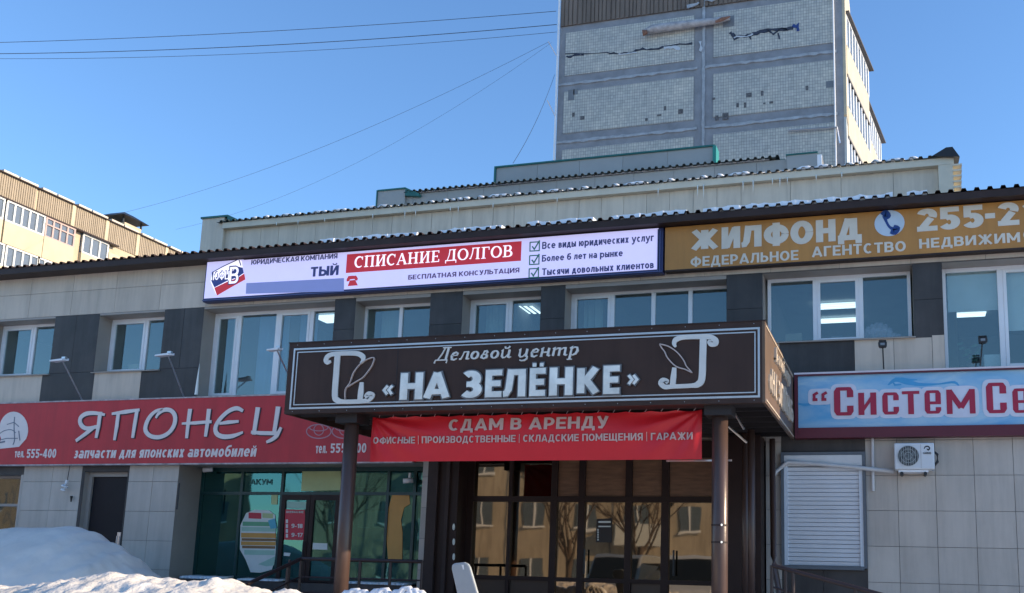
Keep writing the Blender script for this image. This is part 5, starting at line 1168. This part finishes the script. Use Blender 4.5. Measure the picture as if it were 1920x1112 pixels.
# metal brackets under the right end
for p, q in (((1325, 765), (1346, 800)), ((1366, 800), (1400, 830)), ((1372, 765), (1395, 805))):
    a = F(*p, 15.); c = F(*q, 15.); MB().tube([(a[0], 15., min(a[1], cz0+.2)), (c[0], 15., c[1])], .018, 6).build('brace', STEEL, cn)
xsm = F(990, 690, YCN)[0]
for x_ in (xsm, (cxl+xsm)/2-.1): MB().box(x_-.004, YCN-.004, cz0+.01, x_+.004, YCN-.0005, cz1-.01).build('panel_seam', BLACK, cn)
MB().box(cxl-.01, YCN-.012, cz1-.002, cxr+.01, YCN+.10, cz1+.012).build('top_flashing', BROWN, cn)
for k in range(16):
    x_ = cxl+.15+(cxr-cxl-.3)*k/15
    for z_ in (cz0+.035, cz1-.035): MB().tube([(x_, YCN-.006, z_), (x_, YCN-.0005, z_)], .005, 6).build('screw', STEEL, cn)
TRIM = mat('bright_trim', (.50, .50, .50), .3, .6)
def rect_trim(tl, tr, br, bl, w):
    x0 = (F(*tl, YCN)[0]+F(*bl, YCN)[0])/2; x1 = (F(*tr, YCN)[0]+F(*br, YCN)[0])/2; z1_ = (F(*tl, YCN)[1]+F(*tr, YCN)[1])/2; z0_ = (F(*bl, YCN)[1]+F(*br, YCN)[1])/2
    MB().box(x0, YCN-.012, z0_, x0+w, YCN-.001, z1_).box(x1-w, YCN-.012, z0_, x1, YCN-.001, z1_).box(x0+w, YCN-.012, z0_, x1-w, YCN-.001, z0_+w).box(x0+w, YCN-.012, z1_-w, x1-w, YCN-.001, z1_).build('trim_frame', TRIM, cn)
rect_trim((551.5, 656.7), (1425.6, 610.3), (1424.2, 740.5), (542.7, 772), .028); rect_trim((557, 663.5), (1417.4, 618), (1416.6, 733), (551.5, 763.7), .016)
CHR = mat('polished_letters', (.74, .73, .67), .25, .3, .22, 3); LTR = mat('letter_ivory', (.62, .62, .58), .35, .15); CHE = mat('letter_edge', (.16, .15, .15), .3, .8)
fA = lambda x, y: F(520+x/3.97, 600+y/3.97, YCN); fB = lambda x, y: F(980+x/3.692, 580+y/3.692, YCN)
brush([([(402, 308), (378, 318), (366, 300), (380, 272), (420, 256), (520, 250), (600, 252), (640, 275), (640, 305), (622, 325)], [.5, .9, 1.1, 1, .9, .9, 1, 1.1, .8, .4]),
       ([(452, 262), (442, 400), (432, 560), (450, 598), (500, 610), (640, 606), (690, 590), (712, 560), (685, 548), (665, 566), (685, 582)], [1.3, 1.3, 1.3, 1.2, .9, .9, 1, 1, .8, .8, .6]), ([(632, 465), (626, 530), (620, 596)], [.8, 1.2, 1.2])], .076, LTR, cn, YCN, fA, 'scroll_emblem', .02)
brush([([(510, 592), (512, 520), (545, 470), (575, 390), (640, 315), (722, 282), (712, 335), (680, 385), (640, 432), (590, 462), (530, 500)], .9)], .017, mat('feather_copper', (.50, .40, .36), .3, .3), cn, YCN, fA, 'feather_emblem', .03)
brush([([(1062, 262), (1050, 240), (1062, 212), (1110, 196), (1200, 192), (1290, 192), (1335, 215), (1335, 240), (1305, 245), (1292, 228), (1305, 215)], [.4, .8, 1, .9, .9, 1, 1.1, 1, .8, .7, .5]),
       ([(1252, 204), (1248, 340), (1242, 480), (1215, 520), (1170, 530), (1040, 536), (985, 538), (958, 512), (972, 490), (1000, 498), (990, 512)], [1.3, 1.3, 1.3, 1.2, .8, .8, .9, 1, .8, .8, .6]), ([(1052, 405), (1046, 470), (1040, 524)], [.8, 1.1, 1.1])], .074, LTR, cn, YCN, fB, 'scroll_emblem', .02)
brush([([(950, 243), (1010, 258), (1072, 300), (1118, 358), (1135, 395), (1172, 438), (1128, 418), (1062, 396), (1005, 338), (985, 295), (965, 270), (950, 243)], .9)], .017, MATS['feather_copper'], cn, YCN, fB, 'feather_emblem', .03)
# "Деловой центр"
x0 = F(818, 672, YCN)[0]; x1 = F(1086, 660, YCN)[0]; z0_ = F(818, 677, YCN)[1]; h_ = F(818, 655, YCN)[1]-z0_
b = serif_text('Delovoj centr', x0, x1, z0_, h_*1.12, YCN, .016, MB(), shear=.22, gap=.03, wmul=1.12); b.build('lettering', LTR, cn)
big = [('«', 718.6, 740.5, 722, 742.5), ('Н', 753, 795, 699.5, 752), ('А', 797, 846, 697, 750.5), ('З', 868, 906, 693.6, 747.5), ('Е', 912, 943.5, 692.5, 745.5), ('Л', 945, 988, 691, 744), ('Ё', 995, 1025, 677, 742.5), ('Н', 1031.5, 1076.7, 687, 741), ('К', 1083, 1126.5, 685, 739), ('Е', 1132, 1164.5, 682.5, 737), ('»', 1176.6, 1200.6, 702, 723.5)]
zb0 = F(753, 752, YCN)[1]; zc0 = F(753, 699.5, YCN)[1]
for s, a, c, yt, yb in big:
    x0, z1_ = F(a, yt, YCN); x1, z0_ = F(c, yb, YCN)
    if s not in '«»': z0_ = zb0; z1_ = zc0+(.175*(zc0-zb0) if s == 'Ё' else 0)
    fit_text(s, x0-.007, x1+.007, z0_-.009, z1_+.009, YCN-.03, .028, wt=.31 if s not in '«»' else .36).build('letter_edge', CHE, cn)
    fit_text(s, x0+.013, x1-.013, z0_+.012, z1_-.012, YCN-.046, .014, wt=.25 if s not in '«»' else .26).build('letter', CHR, cn)
# the same words on the sunlit end
def side_text(s, y0, y1, z0, z1, m, bold, name='lettering'):
    b = fit_text(s, y0, y1, z0, z1, 0, .03, bold=bold)
    b.v = [(cxr+.001+(.03-v[1]), v[0], v[2]) for v in b.v]; b.build(name, m, sd)
hz = cz1-cz0
SLT = mat('side_letters', (.60, .50, .38), .4, .2)
side_text('Деловой центр', YCN+1.0, YCN+3.0, cz0+hz*.66, cz0+hz*.88, SLT, .02); side_text('«НА ЗЕЛЁНКЕ»', YCN+.3, YCN+3.55, cz0+hz*.18, cz0+hz*.56, SLT, .04)
for a, c, p, q in ((.06, 3.72, .03, .05), (.06, 3.72, .94, .96)): MB().box(cxr+.001, YCN+a, cz0+hz*p, cxr+.012, YCN+c, cz0+hz*q).build('trim_frame', SLT, sd)
# pillars
PIL = mat('pillar_brown', (.085, .052, .042), .32, .1, .12, 2, .05, 30)
for px_, n_ in (((638.5, 1112), 0), ((1349, 1112), 1)):
    x, _ = F(*px_, 13.85); p = MB().tube([(x, 13.85, .75), (x, 13.85, 2.0), (x, 13.85, cz0+.02)], .112, 24).build('pillar', PIL, cn, smooth=True)
    MB().tube([(x, 13.85, .752), (x, 13.85, .80)], .16, 24).build('base_collar', BROWN, p)
    if n_:
        for zc_ in (F(1349, 985, 13.85)[1], F(1349, 1017, 13.85)[1]): MB().tube([(x, 13.85, zc_-.012), (x, 13.85, zc_+.012)], .118, 20).build('clamp', BROWN, p); MB().tube([(x+.04, 13.73, zc_), (x+.05, 13.72, zc_)], .016, 8).build('bolt', STEEL, p)
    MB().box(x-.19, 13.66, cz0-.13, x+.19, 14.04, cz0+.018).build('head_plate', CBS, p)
for px_, yy in ((1398, 16.6), (1409, 16.2)):
    x, _ = F(px_, 1000, yy); MB().tube([(x, yy, .75), (x, yy, cz0+.02)], .06, 12).build('rear_post', PIL, cn, smooth=True)
x, z = F(1452, 1060, 17.1); x2, z2 = F(1464, 1112, 17.0); MB().tube([(x-.03, 17.15, cz0), (x-.02, 17.15, z+.15), (x, 17.1, z), (x2, 16.9, z2-.1), (x2+.1, 16.8, .8)], .05, 12).build('drain_pipe', PIL, cn, smooth=True)

# ---- red rent banner under the canopy
YBN = 13.98
bn_x0, bn_x1 = F(695, 830, YBN)[0], F(1316, 815, YBN)[0]; bz0 = (F(697, 867, YBN)[1]+F(1316, 860, YBN)[1])/2; bz1 = (F(694, 785, YBN)[1]+F(1316, 765, YBN)[1])/2
def banner_y(x, z):
    u = (x-bn_x0)/(bn_x1-bn_x0); w = (z-bz0)/(bz1-bz0)
    fold = 0
    for cx_, sgn in ((0, 1), (1, -1)):
        dx = abs(u-cx_)*4.4; dz = (1-w)*.75; rr_ = math.hypot(dx, dz)
        if dx+dz > 1e-4: fold += math.sin(math.atan2(dz, dx+1e-3)*13)*.018*math.exp(-((rr_-.45)/.5)**2)
    return YBN + fold + .012*math.sin(u*23+w*2)*(w**2) - .02*math.sin(math.pi*w)
v = []; f = []; NX, NZ = 220, 26
for j in range(NZ+1):
    for i in range(NX+1):
        x = bn_x0+(bn_x1-bn_x0)*i/NX; z = bz0+(bz1-bz0)*j/NZ
        if j == NZ: z -= .02*abs(math.sin(i/NX*math.pi*14))
        v.append((x, banner_y(x, z), z))
for j in range(NZ):
    for i in range(NX): a = j*(NX+1)+i; f.append((a, a+1, a+NX+2, a+NX+1))
b = MB(); b.v = v; b.f = f
BR = mat('red_vinyl', (.60, .010, .020), .42, 0, .08, 1.2)
bt = thing('rent_banner', ((bn_x0+bn_x1)/2, YBN, bz0), 'creased red cloth banner with pink white capitals tied between the canopy pillars', 'banner')
b.build('cloth', BR, bt, smooth=True)
PK = mat('banner_pale_print', (.55, .40, .38), .5)
def ban_text(s, xl, yt, yb, xr, bold):
    x0, z1_ = F(xl, yt, YBN); _, z0_ = F(xl, yb, YBN); x1 = F(xr, yt-(xr-xl)*.04, YBN)[0]
    bb = fit_text(s, x0, x1, z0_, z1_, 0, .004, bold=bold); bb.v = [(q[0], banner_y(q[0], q[2])-.014+q[1], q[2]) for q in bb.v]; bb.build('lettering', PK, bt)
ban_text('СДАМ В АРЕНДУ', 843, 786, 812, 1142, .04)
ban_text('ОФИСНЫЕ | ПРОИЗВОДСТВЕННЫЕ | СКЛАДСКИЕ ПОМЕЩЕНИЯ | ГАРАЖИ', 703, 819, 835, 1300, .025)
b = MB()
for k in range(22):
    x = bn_x0+(bn_x1-bn_x0)*(k+.5)/22; b.tube([(x, YBN, bz1-.01), (x+.04, YBN-.05, cz0+.02)], .006, 5)
b.build('ties', STEEL, bt)
bx('lower_bar', STEEL, F(1250, 862, 14.2)[0], 14.18, F(1300, 864, 14.2)[1]-.012, F(1372, 862, 14.2)[0], 14.21, F(1300, 864, 14.2)[1]+.012, bt)

# ================================================================ porch, stairs, railings
pc = thing('entrance_porch', (-6, 15.5, 0), 'raised concrete porch in front of the dark glass entrance', 'porch')
bx('platform', CONC, -10.0, 13.3, 0, -1.75, 17.2, .75, pc)
for k in range(4): bx('step', CONC, -8.3, 13.3-.32*(k+1), 0, -2.2, 13.3-.32*k-.002, .75-.18*(k+1), pc)
for k in range(4): bx('step', CONC, -1.748+.3*k, 14.2, 0, -1.75+.3*(k+1), 17.1, .75-.18*(k+1), pc)
RAIL = mat('rail_brown', (.035, .022, .022), .4, .2)
def railing(label, runs, posts, zfoot, mid=True):
    P0 = runs[0]; t = thing('railing', (P0[0][0], P0[0][1], zfoot), label, 'railing')
    for r_ in runs:
        MB().tube(r_, .032, 10).build('handrail', RAIL, t)
        if mid:
            for dz in (.30, .55): MB().tube([(a, c, d-dz) for a, c, d in r_], .014, 8).build('lower_rail', RAIL, t)
    for (x, y, z) in posts: MB().tube([(x, y, zfoot), (x, y, z)], .025, 10).build('post', RAIL, t)
a = P3(565, 1046, 15.0); c = P3(792, 1055, 15.0); e = P3(415, 1118, 13.2)
zr_ = (a[2]+c[2])/2; a = (a[0], 15., zr_); c = (c[0], 15., zr_)
railing('brown metal railing before the green shop window left of the entrance', [[a, c], [a, e]], [(c[0], 15, zr_), (P3(733, 1050, 15)[0], 15, zr_), (P3(676, 1050, 15)[0], 15, zr_), (a[0], 15, zr_), P3(540, 1059, 14.7), (P3(541, 1085, 14.9)[0], 14.9, zr_-.02), P3(461, 1095, 13.8)], .3)
a = P3(1447, 1060, 14.6); c = P3(1660, 1117, 14.6)
railing('brown metal stair railing sloping down to the right under the shuttered window', [[a, c]], [a, P3(1473, 1067, 14.6), P3(1487, 1071, 14.6), P3(1604, 1102, 14.6)], .1)
# pale rounded board standing on the porch
t = thing('pale_board', (P3(872, 1100, 13.2)[0], 13.2, .45), 'pale grey rounded plastic board leaning beside the left side of the entrance', 'board')
pts = [(862, 1140), (858, 1112), (848, 1068), (848, 1060), (853, 1056), (872, 1054), (879, 1057), (883, 1064), (897, 1112), (905, 1145)]
MB().prism_xz([F(a_, c_, 13.2) for a_, c_ in pts], 13.17, 13.23).build('board', mat('grey_white_plastic', (.33, .37, .40), .45), t, bevel=.02)
MB().prism_xz([F(a_, c_, 13.2) for a_, c_ in ((867, 1059), (871, 1059), (872, 1068), (870, 1068))], 13.163, 13.169).build('slit_highlight', WHITE, t)  # narrow highlight on the board, painted as a white sliver
b = MB()
for px_, w_, h_ in ((648, .09, .02), (661, .12, .05), (676, .10, .03), (704, .14, .04), (716, .1, .06), (742, .1, .03), (757, .13, .08), (771, .11, .05), (783, .09, .02)):
    x, z = F(px_, 1114, 12.9); b.tube([(x-w_*1.6, 12.92, z-.4), (x-w_, 12.95, z-.08), (x-w_*.3, 12.97, z+h_*.8), (x+w_*.3, 12.98, z+h_), (x+w_, 12.95, z-.06), (x+w_*1.7, 12.93, z-.4)], [.09, .07+random.random()*.03, .05, .045, .08, .08], 8)
tag(b.build('snow_lumps', SNOW, None, smooth=True), 'small snow lumps along the bottom edge between the two canopy pillars', 'snow', kind='stuff')

# ================================================================ air conditioner, pipes, lamps
Ya = D-.34
xa, za = F(1676, 831, Ya); xb2, zb2_ = F(1753, 880, Ya)
ac = thing('air_conditioner', ((xa+xb2)/2, D-.2, zb2_), 'white outdoor air conditioner unit with round fan on the grey tiled wall', 'air conditioner')
ACW = mat('ac_white', (.62, .66, .68), .4, 0, .04, 3)
bx('casing', ACW, xa, Ya, zb2_, xb2, D-.06, za, ac, bevel=.02)
cx, cz = F(1703, 855, Ya); rr = (F(1723, 855, Ya)[0]-cx)
cylY(MB(), cx, cz, rr, Ya-.006, Ya-.001, 32).build('fan_recess', mat('fan_dark', (.05, .06, .065), .5), ac)
b = MB()
for k in range(5):
    a = 2*math.pi*k/5; ca, sa = math.cos(a), math.sin(a); b.hull8([(cx, Ya-.010, cz), (cx+.9*rr*ca, Ya-.010, cz+.9*rr*sa), (cx+.9*rr*math.cos(a+.7), Ya-.007, cz+.9*rr*math.sin(a+.7)), (cx+.02, Ya-.007, cz+.02), (cx, Ya-.012, cz), (cx+.9*rr*ca, Ya-.012, cz+.9*rr*sa), (cx+.9*rr*math.cos(a+.7), Ya-.009, cz+.9*rr*math.sin(a+.7)), (cx+.02, Ya-.009, cz+.02)])
b.build('fan', mat('fan_grey', (.12, .14, .14), .5), ac)
b = MB()
for q in (.35, .68, 1.0): b.ribbon([(cx+rr*q*math.cos(2*math.pi*k/32), cz+rr*q*math.sin(2*math.pi*k/32)) for k in range(33)], .006, Ya-.022-.001*q, Ya-.016)
for k in range(9):
    x = cx-rr*.88+rr*.22*k; hh_ = math.sqrt(max(0, rr*rr-(x-cx)**2)); b.box(x-.003, Ya-.018, cz-hh_, x+.003, Ya-.014, cz+hh_)
b.build('fan_grille', mat('grille_grey', (.40, .44, .44), .4), ac)
xg = F(1727, 855, Ya)[0]; MB().box(xg-.004, Ya-.004, zb2_+.02, xg, Ya-.001, za-.02).build('casing_seam', REVEAL, ac)
cx2, cz2 = F(1739, 841, Ya); brush([([(-8, 1), (-5, -4), (1, -5), (5, -1), (2, 4), (-1, 1), (4, 3)], [.6, 1.2, 1.4, 1.2, 1, .7, .6])], .016, BLACK, ac, Ya, lambda x, y: F(1739+x*.8, 841+y*.8, Ya), 'logo_mark', .003)
ptext('GREE', Ya, 1731, 848, 851.5, 1746, BLACK, ac, .002)
for px_ in (1691, 1735):
    x, z = F(px_, 888, Ya+.05); cylY(MB(), x, z, .028, Ya+.02, D-.05, 12).build('foot', BLACK, ac)
MB().box(xa+.06, Ya+.03, zb2_-.04, xb2-.1, D-.03, zb2_-.004).build('bracket', WHITE, ac)
MB().tube([(xb2-.0, Ya+.14, zb2_+.08), (xb2+.05, Ya+.14, zb2_+.14), (xb2+.05, Ya+.14, zb2_+.26), (xb2, Ya+.14, zb2_+.3)], .022, 8).build('valve_hose', BLACK, ac)
P = [P3(1452, 892, D-.13), P3(1455, 884, D-.13), P3(1477, 866, D-.13), P3(1530, 870, D-.13), P3(1600, 876, D-.13), P3(1676, 884, D-.13)]
b = MB(); b.tube(P, .035, 8); tag(b.build('conduit', mat('duct_white', (.55, .55, .54), .5), smooth=True), 'white conduit bent across the top of the roller shutter to the air conditioner', 'conduit')
x, z = F(1636, 822, D-.04); z2 = F(1634, 921, D-.04)[1]; tag(MB().tube([(x, D-.05, z+.1), (x-.01, D-.05, z2)], .026, 10).build('wall_pipe', mat('pipe_white', (.60, .60, .60), .4)), 'short white vertical pipe on the wall right of the roller shutter', 'pipe')
# pale flood lamps on arms over the red sign
def flood(foot, head, Yh, label, m=WHITE, wl_=.36):
    p = P3(*foot, D-.1); q = P3(*head, Yh); t = thing('sign_lamp', p, label, 'lamp', 'pale arm lamps over the red sign')
    MB().tube([p, q], .014, 8).build('arm', STEEL, t)
    MB().hull8([(q[0]-wl_*.75, Yh-.1, q[2]-.01), (q[0]+.07, Yh-.1, q[2]+.0), (q[0]+.07, Yh+.09, q[2]+.03), (q[0]-wl_*.75, Yh+.09, q[2]+.0), (q[0]-wl_*.72, Yh-.1, q[2]+.025), (q[0]+.07, Yh-.1, q[2]+.05), (q[0]+.07, Yh+.09, q[2]+.08), (q[0]-wl_*.72, Yh+.09, q[2]+.045)]).build('lamp_head', m, t, bevel=.01)
    MB().box(q[0]-.02, Yh-.03, q[2]+.05, q[0]+.07, Yh+.03, q[2]+.1).build('bracket', STEEL, t)
flood((154, 750), (118, 678), D-.9, 'leftmost pale arm lamp over the red sign')
flood((345, 745), (316, 668), D-.9, 'pale arm lamp over the red sign in front of the second dark panel')
flood((545, 712), (520, 658), D-.9, 'pale arm lamp in front of the wide curtained window', wl_=.25)
for fx_, fy, hx, hy, lb in ((1657, 692, 1655, 648, 'black box lamp on a short pole under the three pane window'), (1838, 686, 1842, 640, 'black oval lamp on a short pole before the right hand blinds')):
    p = P3(fx_, fy, D-.22); q = P3(hx, hy, D-.3); t = thing('pole_lamp', p, lb, 'lamp', 'black pole lamps on the blue sign')
    MB().tube([p, (q[0], D-.3, q[2])], .012, 8).build('pole', BLACK, t)
    MB().hull8([(q[0]-.07, D-.42, q[2]-.05), (q[0]+.07, D-.42, q[2]-.05), (q[0]+.055, D-.28, q[2]-.045), (q[0]-.055, D-.28, q[2]-.045), (q[0]-.075, D-.42, q[2]+.045), (q[0]+.075, D-.42, q[2]+.045), (q[0]+.06, D-.28, q[2]+.04), (q[0]-.06, D-.28, q[2]+.04)]).build('lamp_head', BLACK, t, bevel=.015)
    MB().box(q[0]-.06, D-.38, q[2]+.065, q[0]+.06, D-.3, q[2]+.08).build('visor', BLACK, t); MB().box(q[0]-.035, D-.424, q[2]-.02, q[0]+.035, D-.421, q[2]+.02).build('lens', mat('lamp_lens', (.18, .2, .22), .2), t)
# hanging spiral lamp by the door, small cameras
p = P3(131, 873, D-.12); q = P3(121, 912, D-.12); t = thing('hanging_lamp', (q[0], D-.12, q[2]-.08), 'small white spiral bulb hanging by a cable left of the dark door', 'lamp')
MB().tube([p, P3(129, 885, D-.12), P3(126, 902, D-.12)], .008, 6).build('cable', BLACK, t)
b = MB(); b.tube([(q[0]+.07*math.cos(k*.8)*(.6+.02*k), D-.12+.05*math.sin(k*.8), q[2]+.07-.011*k) for k in range(16)], .022, 6); b.build('bulb', WHITE, t, smooth=True)
MB().tube([P3(126, 900, D-.12), P3(124, 907, D-.12)], .03, 8).build('socket', WHITE, t)
MB().tube([P3(134, 930, D-.05), P3(133, 941, D-.05)], [.03, .012], 8).build('bare_socket', BLACK, t)
for (px_, py_, lb) in ((389, 884, 'small white security camera at the left top corner of the green shop front'), (765, 905, 'small white security camera at the right top corner of the green shop front')):
    q = P3(px_, py_, YS-.2); t = thing('security_camera', (q[0], q[1], q[2]), lb, 'camera', 'security cameras at the shop front')
    MB().tube([(q[0]-.1, YS-.22, q[2]+.03), (q[0]+.08, YS-.14, q[2]+.05)], .05, 12).build('body', WHITE, t, smooth=True); MB().box(q[0]-.02, YS-.16, q[2]+.09, q[0]+.02, YS-.12, q[2]+.2).build('bracket', WHITE, t)
# meltwater icicle in the window corner and dark cable_slot on the pier
x, z = F(374, 682, D-.04); z2 = F(370, 742, D-.04)[1]; tag(MB().tube([(x, D-.05, z2+.02), (x+.004, D-.05, (z+z2)/2), (x+.01, D-.05, z)], [.035, .022, .003], 8).build('icicle', ICE), 'tall white ice spike standing at the left corner of the wide curtained window', 'icicle')
x, z = F(336, 906, D-.01); z2 = F(332, 955, D-.01)[1]; bx('cable_slot', BLACK, x-.02, D-.012, z2, x+.02, D-.005, z, bld)
